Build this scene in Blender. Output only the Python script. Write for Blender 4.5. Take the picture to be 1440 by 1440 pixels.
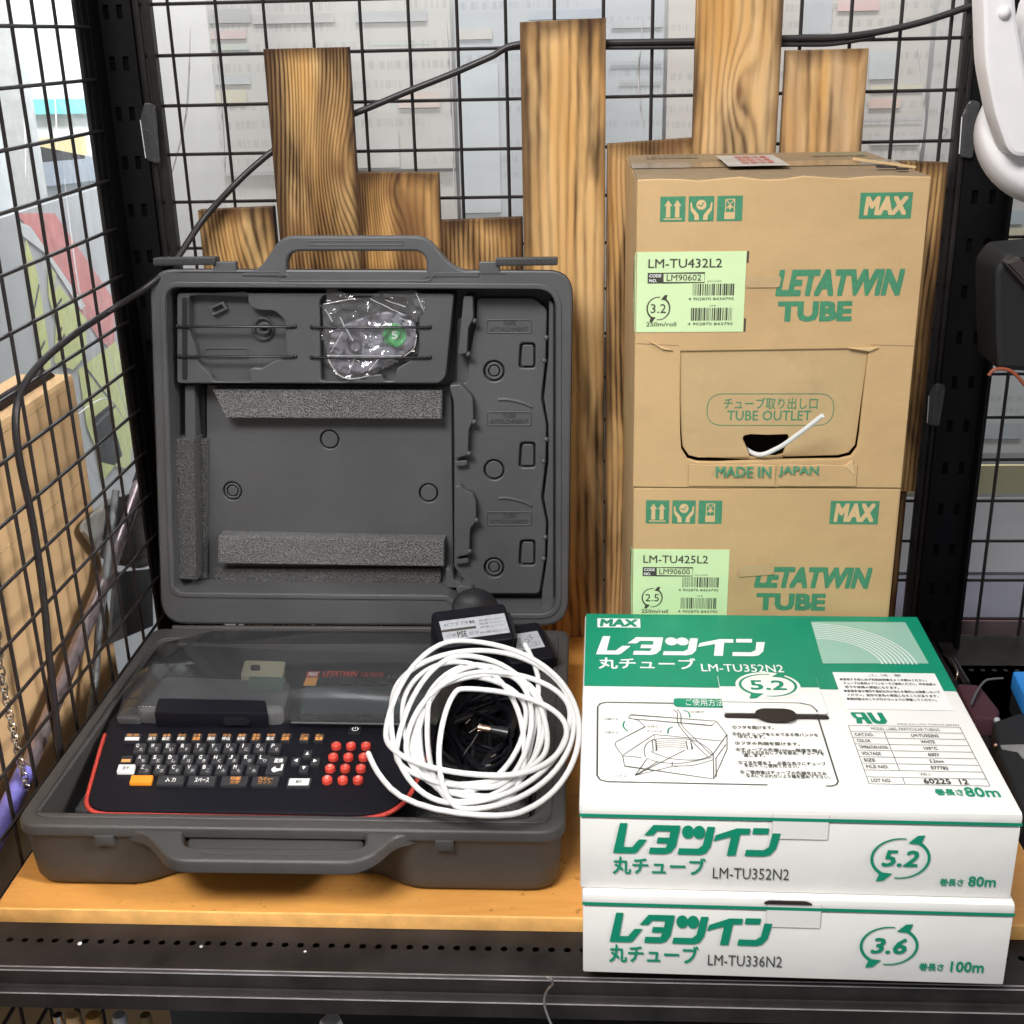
import bpy, bmesh, math, random
from mathutils import Vector, Matrix
from mathutils.geometry import tessellate_polygon
from math import sin, cos, pi, radians, tan, atan2, sqrt
for _o in list(bpy.data.objects): bpy.data.objects.remove(_o)
SC = bpy.context.scene
COL = SC.collection
random.seed(4)

# ------------------------------------------------------------------ camera
FPX, PITCH, YAW, ROLL = 1743.5, 0.3665, 0.0606, -0.0232
CAM = Vector((0, 0, 0.675))                       # 0.675 m above the shelf board, which is z = 0
def _rot():
    B = Matrix(((1,0,0),(0,0,-1),(0,1,0)))
    Rz = Matrix(((cos(YAW), sin(YAW), 0), (-sin(YAW), cos(YAW), 0), (0,0,1)))
    Rx = Matrix(((1,0,0),(0,cos(PITCH),-sin(PITCH)),(0,sin(PITCH),cos(PITCH))))
    Rr = Matrix(((cos(ROLL),-sin(ROLL),0),(sin(ROLL),cos(ROLL),0),(0,0,1)))
    return Rr @ Rx @ B @ Rz
R3 = _rot()
cam = bpy.data.cameras.new('camera')
camo = bpy.data.objects.new('camera', cam); COL.objects.link(camo)
cam.sensor_width = 36; cam.lens = FPX/1440*36
cam.clip_start = 0.02; cam.clip_end = 60
camo.matrix_world = Matrix.Translation(CAM) @ Matrix((R3[0], -R3[1], -R3[2])).transposed().to_4x4()
SC.camera = camo

# ------------------------------------------------------------------ world, lamps, exposure
SC.world = bpy.data.worlds.new('World'); SC.world.use_nodes = True
_bg = SC.world.node_tree.nodes['Background']
_bg.inputs[0].default_value = (0.93, 0.95, 1.0, 1); _bg.inputs[1].default_value = 0.26
def area(name, loc, target, sx, sy, power, col=(1,1,1), spread=180):
    l = bpy.data.lights.new(name, 'AREA'); l.shape = 'RECTANGLE'; l.size = sx; l.size_y = sy
    l.energy = power; l.color = col; l.spread = radians(spread)
    o = bpy.data.objects.new(name, l); COL.objects.link(o); o.location = loc
    o.rotation_euler = (Vector(target)-Vector(loc)).to_track_quat('-Z', 'Y').to_euler()
    return o
area('ceiling_lamp_front', (-0.70, -0.42, 2.05), (0.0, 1.0, 0.15), 1.1, 0.6, 69, (1.0, 0.972, 0.94))
area('ceiling_lamp_above', (-0.1, 0.45, 2.3), (0.0, 0.95, 0.0), 1.6, 0.5, 6, (1.0, 0.985, 0.96))
area('added_fill_right', (1.5, 0.1, 1.5), (-0.60, 0.95, 0.1), 0.5, 0.5, 1.6, (1.0, 0.96, 0.92), 24)  # unseen fill, added to brighten the cardboard box at left
area('shop_lamp_left', (-0.40, 2.05, 1.9), (-1.35, 3.0, 0.5), 0.6, 0.6, 70, (0.95, 0.98, 1.0), 130)
area('shop_lamp_behind', (0.1, 1.42, 1.7), (0.1, 1.72, 1.05), 2.0, 0.1, 17, (1, 0.98, 0.96), 70)
SC.view_settings.view_transform = 'Standard'; SC.view_settings.look = 'None'
SC.view_settings.exposure = 0.0; SC.view_settings.gamma = 1.0
SC.cycles.transparent_max_bounces = 16
SC.cycles.max_bounces = 8

# ------------------------------------------------------------------ pixel rays onto real planes
def ray(px, py):
    return (R3.transposed() @ Vector(((px-720)/FPX, (py-720)/FPX, 1)))
def at(px, py, p0, n):
    d = ray(px, py); n = Vector(n)
    return CAM + d * ((Vector(p0)-CAM).dot(n) / d.dot(n))
def at_z(px, py, z): return at(px, py, (0,0,z), (0,0,1))
def at_y(px, py, y): return at(px, py, (0,y,0), (0,1,0))
def at_x(px, py, x): return at(px, py, (x,0,0), (1,0,0))

class Face:
    """a flat face of something: corner o, unit axes u (right), v (up), n (outward)"""
    def __init__(s, o, u, v):
        s.o = Vector(o); s.u = Vector(u).normalized(); s.v = Vector(v).normalized(); s.n = s.u.cross(s.v)
    def w(s, a, b, h=0.0): return s.o + s.u*a + s.v*b + s.n*h
    def px(s, x, y, h=0.0):
        p = at(x, y, s.o + s.n*h, s.n) - s.o
        return Vector((p.dot(s.u), p.dot(s.v)))

# ------------------------------------------------------------------ materials
class NT:
    def __init__(s, name):
        s.m = bpy.data.materials.new(name); s.m.use_nodes = True
        s.t = s.m.node_tree; s.b = s.t.nodes['Principled BSDF']; s.out = s.t.nodes['Material Output']
    def n(s, typ, **kw):
        x = s.t.nodes.new(typ)
        for k, v in kw.items():
            if k.startswith('i_'):
                key = k[2:]
                x.inputs[int(key) if key.isdigit() else key.replace('_', ' ')].default_value = v
            else: setattr(x, k, v)
        return x
    def l(s, a, b): s.t.links.new(a, b)
    def math(s, op, a, b=None, c=None):
        x = s.n('ShaderNodeMath', operation=op)
        for i, v in enumerate((a, b, c)):
            if v is None: continue
            if isinstance(v, (int, float)): x.inputs[i].default_value = v
            else: s.l(v, x.inputs[i])
        return x.outputs[0]
    def mix(s, f, a, b, blend='MIX'):
        x = s.n('ShaderNodeMix', data_type='RGBA', blend_type=blend)
        for k, v in ((0, f), (6, a), (7, b)):
            if isinstance(v, (int, float)): x.inputs[k].default_value = v
            elif isinstance(v, tuple): x.inputs[k].default_value = (*v[:3], 1)
            else: s.l(v, x.inputs[k])
        return x.outputs[2]
    def ramp(s, f, stops):
        x = s.n('ShaderNodeValToRGB'); e = x.color_ramp.elements
        while len(e) < len(stops): e.new(0.5)
        for i, (p, c) in enumerate(stops):
            e[i].position = p; e[i].color = (*c, 1) if isinstance(c, tuple) else (c, c, c, 1)
        s.l(f, x.inputs[0]); return x.outputs[0]
    def coord(s, out='Object', scale=(1,1,1), loc=(0,0,0)):
        c = s.n('ShaderNodeTexCoord'); m = s.n('ShaderNodeMapping')
        m.inputs['Scale'].default_value = scale; m.inputs['Location'].default_value = loc
        s.l(c.outputs[out], m.inputs[0]); return m.outputs[0]
    def noise(s, vec, scale, detail=3, rough=0.5, dist=0.0):
        x = s.n('ShaderNodeTexNoise'); s.l(vec, x.inputs['Vector'])
        x.inputs['Scale'].default_value = scale; x.inputs['Detail'].default_value = detail
        x.inputs['Roughness'].default_value = rough; x.inputs['Distortion'].default_value = dist
        return x.outputs[0]
    def bump(s, h, strength, dist):
        x = s.n('ShaderNodeBump'); s.l(h, x.inputs['Height'])
        x.inputs['Strength'].default_value = strength; x.inputs['Distance'].default_value = dist
        s.l(x.outputs[0], s.b.inputs['Normal'])
    def set(s, **kw):
        for k, v in kw.items():
            i = s.b.inputs[k.replace('_', ' ')]
            if isinstance(v, (int, float)): i.default_value = v
            elif isinstance(v, tuple): i.default_value = (*v[:3], 1) if i.type == 'RGBA' else v
            else: s.l(v, i)
        return s

def plain(name, col, rough=0.5, metal=0.0, var=0.12, scale=30, bump=0.0, bscale=400, spec=0.5, bdist=0.0006):
    t = NT(name); v = t.coord()
    f = t.noise(v, scale, 4, 0.6)
    lo = tuple(c*(1-var) for c in col); hi = tuple(min(1, c*(1+var)) for c in col)
    t.set(Base_Color=t.mix(t.ramp(f, [(0.3, 0.0), (0.7, 1.0)]), lo, hi), Roughness=rough, Metallic=metal)
    t.b.inputs['Specular IOR Level'].default_value = spec
    if bump: t.bump(t.noise(v, bscale, 3, 0.6), bump, bdist)
    return t.m

def case_plastic(name, col, rough=0.5, grain=1100, spec=0.5, dust=0.0):
    t = NT(name); v = t.coord()
    f = t.noise(v, 9, 4, 0.6); sp = t.noise(v, grain, 2, 0.6)
    base = t.mix(t.ramp(f, [(0.3, 0.0), (0.75, 1.0)]), tuple(c*0.88 for c in col), tuple(c*1.15 for c in col))
    if dust:
        d = t.ramp(t.noise(v, 260, 5, 0.75), [(0.56, 0.0), (0.72, 1.0)])
        base = t.mix(t.math('MULTIPLY', d, dust), base, (0.30, 0.28, 0.25))
    t.set(Base_Color=base, Roughness=t.math('MULTIPLY_ADD', f, 0.25, rough-0.12))
    t.b.inputs['Specular IOR Level'].default_value = spec
    t.bump(sp, 0.35, 0.0004)
    return t.m

def foam_mat(name, lo, hi):
    t = NT(name); v = t.coord()
    x = t.n('ShaderNodeTexVoronoi'); t.l(v, x.inputs['Vector']); x.inputs['Scale'].default_value = 600
    f = t.noise(v, 640, 3, 0.7)
    c = t.math('ADD', t.math('MULTIPLY', x.outputs[0], 0.7), t.math('MULTIPLY', f, 0.6))
    t.set(Base_Color=t.mix(t.ramp(c, [(0.35, 0.0), (0.75, 1.0)]), lo, hi), Roughness=0.75)
    t.bump(c, 1.0, 0.002)
    return t.m

def wood_mat(name, seed, burn, freq=290, knots=(), edges=None, pale=(0.77, 0.49, 0.21), mid=(0.66, 0.36, 0.115), dark=(0.030, 0.012, 0.005), axis=0.0):
    """scorched softwood: raised dark grain, burn clouds, knots that bend the grain"""
    t = NT(name); c = t.n('ShaderNodeTexCoord'); s = t.n('ShaderNodeSeparateXYZ'); t.l(c.outputs['Object'], s.inputs[0])
    X, Z = s.outputs[0], s.outputs[2]
    cmb = t.n('ShaderNodeCombineXYZ'); t.l(X, cmb.inputs[0]); t.l(t.math('MULTIPLY', Z, 0.16), cmb.inputs[2]); cmb.inputs[1].default_value = seed*3.7
    warp = t.noise(cmb.outputs[0], 16, 2, 0.5)
    u = t.math('ADD', X, t.math('MULTIPLY', warp, 0.028))
    km = None
    for (kx, kz, rad, amp) in knots:
        dx = t.math('MULTIPLY', t.math('SUBTRACT', X, kx), 1/rad); dz = t.math('MULTIPLY', t.math('SUBTRACT', Z, kz), 0.42/rad)
        r2 = t.math('ADD', t.math('MULTIPLY', dx, dx), t.math('MULTIPLY', dz, dz))
        g = t.math('POWER', 2.718, t.math('MULTIPLY', r2, -0.55))
        u = t.math('ADD', u, t.math('MULTIPLY', g, amp))
        core = t.math('POWER', 2.718, t.math('MULTIPLY', r2, -7.0))
        km = core if km is None else t.math('MAXIMUM', km, core)
    fine = t.noise(cmb.outputs[0], 150, 3, 0.6)
    ph = t.math('ADD', t.math('MULTIPLY', u, freq*6.283), t.math('MULTIPLY', fine, 2.6))
    band = t.math('MULTIPLY_ADD', t.math('SINE', ph), 0.5, 0.5)
    wide = t.noise(cmb.outputs[0], 34, 2, 0.5)
    cmb2 = t.n('ShaderNodeCombineXYZ'); t.l(X, cmb2.inputs[0]); t.l(t.math('MULTIPLY', Z, 0.20), cmb2.inputs[2]); cmb2.inputs[1].default_value = seed*9.1+1
    bl = t.noise(cmb2.outputs[0], 24, 3, 0.6, 0.3)
    b0 = 0.615 - 0.24*burn
    bmask = t.ramp(bl, [(b0-0.06, 0.0), (b0+0.13, 1.0)])
    col = t.mix(t.ramp(wide, [(0.32, 0.0), (0.68, 1.0)]), pale, mid)
    line = t.math('POWER', band, 2.2)
    cmb3 = t.n('ShaderNodeCombineXYZ'); t.l(X, cmb3.inputs[0]); t.l(t.math('MULTIPLY', Z, 0.07), cmb3.inputs[2]); cmb3.inputs[1].default_value = seed*5.3+4
    broad = t.ramp(t.noise(cmb3.outputs[0], 42, 2, 0.55), [(0.50-0.06*burn, 0.0), (0.66, 1.0)])
    col = t.mix(t.math('MULTIPLY', broad, 0.18+0.55*burn), col, (0.20, 0.082, 0.022))
    lw_ = t.ramp(t.noise(cmb.outputs[0], 60, 1, 0.5), [(0.3, 0.45), (0.65, 1.0)])
    ls = t.math('MULTIPLY', t.math('MULTIPLY', line, lw_), t.math('MULTIPLY_ADD', bmask, 0.40, 0.10+1.05*burn))
    col = t.mix(ls, col, (0.060, 0.022, 0.008))
    col = t.mix(t.math('MULTIPLY', bmask, t.math('MULTIPLY_ADD', line, 0.22, 0.66+0.10*burn)), col, dark)
    if edges:
        de = t.math('MINIMUM', t.math('SUBTRACT', X, edges[0]), t.math('SUBTRACT', edges[1], X))
        de = t.math('MINIMUM', de, t.math('MULTIPLY', t.math('SUBTRACT', edges[2], Z), 0.5))
        dn = t.math('ADD', de, t.math('MULTIPLY', t.math('SUBTRACT', t.noise(cmb2.outputs[0], 30, 3, 0.6), 0.5), 0.022))
        em = t.ramp(t.math('MULTIPLY', dn, 60), [(0.0, 1.0), (0.55, 0.0)])
        col = t.mix(t.math('MULTIPLY', em, 0.60+0.40*burn), col, (0.045, 0.018, 0.007))
    if km is not None: col = t.mix(t.math('MULTIPLY', km, 0.8), col, (0.17, 0.075, 0.03))
    t.set(Base_Color=col, Roughness=0.62)
    t.b.inputs['Specular IOR Level'].default_value = 0.3
    t.bump(t.math('SUBTRACT', 1.0, line), 0.5, 0.0012)
    return t.m

def card_mat(name, col, flute=True):
    t = NT(name); v = t.coord()
    f = t.noise(v, 7, 4, 0.6); g = t.noise(t.coord('Object', (1, 1, 0.45)), 500, 3, 0.6)
    c = t.mix(t.ramp(f, [(0.25, 0.0), (0.8, 1.0)]), tuple(x*0.93 for x in col), tuple(x*1.06 for x in col))
    sc = t.ramp(t.noise(v, 38, 5, 0.75), [(0.60, 0.0), (0.68, 1.0)])
    c = t.mix(t.math('MULTIPLY', sc, 0.22), c, tuple(min(1, x*1.22) for x in col))
    st = t.ramp(t.noise(v, 11, 4, 0.7), [(0.55, 0.0), (0.72, 1.0)])
    c = t.mix(t.math('MULTIPLY', st, 0.25), c, tuple(x*0.62 for x in col))
    c = t.mix(t.math('MULTIPLY', g, 0.16), c, tuple(x*0.6 for x in col))
    t.set(Base_Color=c, Roughness=0.7); t.b.inputs['Specular IOR Level'].default_value = 0.25
    h = t.math('ADD', t.noise(v, 16, 3, 0.5), t.math('MULTIPLY', g, 0.05))
    if flute:
        s = t.n('ShaderNodeSeparateXYZ'); t.l(v, s.inputs[0])
        h = t.math('ADD', h, t.math('MULTIPLY', t.math('SINE', t.math('MULTIPLY', s.outputs[2], 820)), 0.005))
    h = t.math('ADD', h, t.math('MULTIPLY', t.noise(v, 5, 2, 0.5), 1.6))
    t.bump(h, 0.38, 0.007)
    return t.m

def glossmix(name, tint, transp, rough, body=(0.02,0.02,0.025), bump=0.0, bscale=30, gloss=1.0):
    """clear or smoked film: part transparent, part body colour, under a fresnel gloss"""
    t = NT(name)
    tr = t.n('ShaderNodeBsdfTransparent'); tr.inputs[0].default_value = (*tint, 1)
    t.set(Base_Color=body, Roughness=0.6); t.b.inputs['Specular IOR Level'].default_value = 0.0
    gl = t.n('ShaderNodeBsdfGlossy'); gl.inputs['Roughness'].default_value = rough
    fr = t.n('ShaderNodeFresnel'); fr.inputs[0].default_value = 1.45
    if bump:
        t.bump(t.noise(t.coord(), bscale, 4, 0.6, 0.8), bump, 0.01); nm = t.b.inputs['Normal'].links[0].from_socket
        t.l(nm, gl.inputs['Normal']); t.l(nm, fr.inputs['Normal'])
    m1 = t.n('ShaderNodeMixShader'); m1.inputs[0].default_value = transp
    t.l(t.b.outputs[0], m1.inputs[1]); t.l(tr.outputs[0], m1.inputs[2])
    m2 = t.n('ShaderNodeMixShader'); t.l(t.math('MULTIPLY', fr.outputs[0], gloss), m2.inputs[0])
    t.l(m1.outputs[0], m2.inputs[1]); t.l(gl.outputs[0], m2.inputs[2]); t.l(m2.outputs[0], t.out.inputs[0])
    return t.m

M = {}
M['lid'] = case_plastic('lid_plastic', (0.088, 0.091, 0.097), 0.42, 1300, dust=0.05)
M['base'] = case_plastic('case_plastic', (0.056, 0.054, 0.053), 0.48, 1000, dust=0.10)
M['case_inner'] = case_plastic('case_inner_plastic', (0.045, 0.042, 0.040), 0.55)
M['case_dark'] = plain('black_ribbed_plastic', (0.055, 0.055, 0.058), 0.55)
M['black'] = plain('black_plastic', (0.014, 0.014, 0.017), 0.27, bump=0.15, bscale=900)
M['black_matt'] = plain('black_matt_plastic', (0.010, 0.010, 0.012), 0.6)
M['navy'] = plain('blue_black_plastic', (0.006, 0.006, 0.010), 0.45, bump=0.1, bscale=1400, spec=0.2)
M['foam'] = foam_mat('grey_foam', (0.026, 0.026, 0.027), (0.21, 0.21, 0.21))
M['foam_mid'] = foam_mat('worn_grey_foam', (0.016, 0.016, 0.016), (0.12, 0.12, 0.12))
M['key_black'] = plain('black_key_plastic', (0.030, 0.030, 0.034), 0.38, var=0.1, spec=0.5)
M['foam_dark'] = foam_mat('dark_foam', (0.012, 0.012, 0.012), (0.13, 0.13, 0.13))
M['white_paper'] = plain('white_board', (0.83, 0.82, 0.79), 0.5, var=0.035, scale=12, bump=0.30, bscale=14, spec=0.35, bdist=0.004)
M['paper_label'] = plain('pale_label_paper', (0.42, 0.44, 0.48), 0.45, var=0.1, scale=200)
M['green_ink'] = plain('green_ink', (0.0, 0.255, 0.145), 0.45, var=0.05)
M['pale_green_ink'] = plain('pale_green_ink', (0.30, 0.52, 0.43), 0.45, var=0.03)
M['carton_ink'] = plain('green_carton_ink', (0.055, 0.235, 0.125), 0.6, var=0.14, scale=260)
M['grey_ink'] = plain('grey_ink', (0.05, 0.06, 0.055), 0.5, var=0.05)
M['light_ink'] = plain('light_grey_ink', (0.07, 0.08, 0.075), 0.5, var=0.05)
M['faint_ink'] = plain('faint_ink', (0.36, 0.36, 0.36), 0.6)
M['dark_ink'] = plain('dark_ink', (0.055, 0.05, 0.04), 0.5, var=0.05)
M['label_green'] = plain('pale_green_label', (0.60, 0.78, 0.44), 0.5, var=0.03, scale=20)
M['tab_line'] = plain('tab_crease', (0.50, 0.48, 0.46), 0.6)
M['white_ink'] = plain('white_ink', (0.85, 0.86, 0.86), 0.4, var=0.02)
M['white_key'] = plain('white_key_plastic', (0.80, 0.80, 0.80), 0.4, var=0.02)
M['orange_key'] = plain('orange_key_plastic', (0.85, 0.30, 0.02), 0.4, var=0.04)
M['orange_ink'] = plain('orange_ink', (0.80, 0.36, 0.10), 0.5, var=0.04)
M['red_key'] = plain('red_key_plastic', (0.74, 0.075, 0.05), 0.36, var=0.05)
M['red_trim'] = plain('red_trim_plastic', (0.50, 0.055, 0.04), 0.3, var=0.05)
M['red_ink'] = plain('red_ink', (0.60, 0.07, 0.045), 0.5, var=0.04)
M['screen'] = plain('grey_screen_glass', (0.055, 0.075, 0.080), 0.12, var=0.04)
M['tube'] = plain('white_vinyl_tube', (0.72, 0.725, 0.72), 0.35, var=0.02, spec=0.5)
M['cardboard'] = card_mat('brown_cardboard', (0.55, 0.375, 0.19))
M['cardboard_top'] = card_mat('shaded_cardboard', (0.27, 0.195, 0.115))  # darker colour carries the shade lying on the carton's top
M['cardboard_flap'] = card_mat('pale_cardboard', (0.53, 0.38, 0.20))
M['cardboard_left'] = card_mat('orange_cardboard', (0.70, 0.47, 0.25))
M['torn_paper'] = plain('torn_paper', (0.62, 0.44, 0.23), 0.6, var=0.06)
M['tape'] = plain('clear_brown_tape', (0.30, 0.215, 0.13), 0.25, var=0.05)
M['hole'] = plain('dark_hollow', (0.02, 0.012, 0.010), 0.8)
M['void'] = plain('black_void', (0.002, 0.002, 0.002), 0.9, spec=0.1)
M['steel_black'] = plain('black_painted_steel', (0.004, 0.0036, 0.004), 0.5, spec=0.22, var=0.3, scale=14, bump=0.08, bscale=200)
M['steel_lip'] = plain('worn_black_steel', (0.020, 0.017, 0.0165), 0.45, spec=0.3, var=0.45, scale=22, bump=0.15, bscale=160)
M['edge_wear'] = plain('worn_steel_edge', (0.36, 0.33, 0.34), 0.4, 0.4, var=0.3)
M['wire'] = plain('black_wire', (0.018, 0.014, 0.014), 0.38, var=0.3, scale=60)
M['chrome'] = plain('bright_steel', (0.62, 0.60, 0.57), 0.25, 1.0, var=0.1)
M['copper'] = plain('copper_plug', (0.66, 0.44, 0.33), 0.38, 1.0)
M['pole'] = plain('bronze_steel_pole', (0.34, 0.28, 0.30), 0.24, 0.7, var=0.2, scale=50)
M['white_plastic'] = plain('white_plastic', (0.78, 0.76, 0.77), 0.35, var=0.03)
M['cable'] = plain('black_cable_sheath', (0.020, 0.017, 0.018), 0.42, var=0.15)
M['grey_cable'] = plain('grey_cable_sheath', (0.12, 0.13, 0.14), 0.5)
M['maroon'] = plain('maroon_cloth', (0.07, 0.022, 0.032), 0.8, bump=0.4, bscale=500)
M['blue'] = plain('blue_plastic', (0.03, 0.25, 0.70), 0.35)
M['purple'] = plain('violet_grip', (0.20, 0.19, 0.62), 0.45, var=0.3, scale=60)
M['bag_grey'] = plain('grey_sacking', (0.26, 0.26, 0.25), 0.7, var=0.35, scale=30, bump=0.6, bscale=60)
M['green_button'] = plain('green_label_disc', (0.10, 0.52, 0.16), 0.4, var=0.1)
M['cassette'] = plain('grey_cassette_plastic', (0.27, 0.26, 0.32), 0.4, var=0.15)
M['beige'] = plain('beige_plastic', (0.42, 0.39, 0.27), 0.5)
M['smoke'] = glossmix('smoked_cover', (0.76, 0.78, 0.80), 0.86, 0.08, body=(0.22, 0.225, 0.235), gloss=1.3)
M['bag'] = glossmix('clear_bag_film', (0.97, 0.97, 0.98), 0.93, 0.10, body=(0.8, 0.8, 0.82), gloss=1.6)
M['fold_highlight'] = glossmix('fold_highlight_film', (0.97, 0.97, 0.98), 0.45, 0.15, body=(0.85, 0.85, 0.86), gloss=1.5)  # pale film colour for the highlight streaks along folds
M['vinyl'] = glossmix('clear_vinyl_film', (0.97, 0.98, 0.98), 0.90, 0.16, body=(0.72, 0.74, 0.75), bump=0.9, bscale=6, gloss=0.6)
M['sticker_film'] = glossmix('clear_tape_film', (0.9, 0.9, 0.9), 0.86, 0.15, body=(0.4, 0.4, 0.42), bump=0.4, bscale=40)

def board_mat():
    t = NT('orange_varnished_board'); v = t.coord('Object', (0.5, 3.0, 1.0))
    g = t.noise(v, 45, 4, 0.6); f = t.noise(t.coord(), 5, 3, 0.5)
    c = t.mix(t.ramp(g, [(0.3, 0.0), (0.7, 1.0)]), (0.69, 0.315, 0.072), (0.78, 0.385, 0.098))
    c = t.mix(t.math('MULTIPLY', t.ramp(f, [(0.35, 0.0), (0.7, 1.0)]), 0.35), c, (0.60, 0.25, 0.06))
    d = t.ramp(t.noise(t.coord(), 90, 2, 0.5), [(0.66, 0.0), (0.70, 1.0)])
    c = t.mix(t.math('MULTIPLY', d, 0.5), c, (0.25, 0.11, 0.03))
    t.set(Base_Color=c, Roughness=0.36); t.bump(g, 0.12, 0.001)
    return t.m
M['board'] = board_mat()
M['board_edge'] = plain('pale_board_edge', (0.86, 0.47, 0.15), 0.45, var=0.14, scale=60, bump=0.4, bscale=90)

# ------------------------------------------------------------------ mesh builder
def miter_offset(poly, d):
    """offset a closed 2-D loop to its left by d"""
    n = len(poly); out = []
    for i in range(n):
        p0, p1, p2 = Vector(poly[i-1]), Vector(poly[i]), Vector(poly[(i+1) % n])
        e1 = (p1-p0); e2 = (p2-p1)
        if e1.length < 1e-9 or e2.length < 1e-9: out.append(p1.copy()); continue
        e1.normalize(); e2.normalize()
        n1 = Vector((-e1.y, e1.x)); n2 = Vector((-e2.y, e2.x))
        b = n1+n2
        if b.length < 1e-6: out.append(p1 + n1*d); continue
        b.normalize(); k = max(0.45, b.dot(n1))
        out.append(p1 + b*(d/k))
    return out
def area2(p): return 0.5*sum(p[i-1][0]*p[i][1]-p[i][0]*p[i-1][1] for i in range(len(p)))
def rpoly(pts, r, seg=4):
    """round the corners of a polygon (r one radius or one per corner)"""
    n = len(pts); out = []
    for i in range(n):
        p0, p1, p2 = Vector(pts[i-1]), Vector(pts[i]), Vector(pts[(i+1) % n])
        ri = r[i] if isinstance(r, (list, tuple)) else r
        a = p0-p1; b = p2-p1
        t = min(ri, a.length*0.48, b.length*0.48)
        if t < 1e-6: out.append(p1); continue
        A = p1 + a.normalized()*t; B = p1 + b.normalized()*t
        for k in range(seg+1):
            s = k/seg; out.append(A*(1-s)**2 + p1*2*s*(1-s) + B*s*s)
    return out
def circ(x, y, r, n=20, ry=None): return [Vector((x+r*cos(2*pi*i/n), y+(ry or r)*sin(2*pi*i/n))) for i in range(n)]
def rect(x0, y0, x1, y1): return [Vector((x0,y0)), Vector((x1,y0)), Vector((x1,y1)), Vector((x0,y1))]

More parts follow.
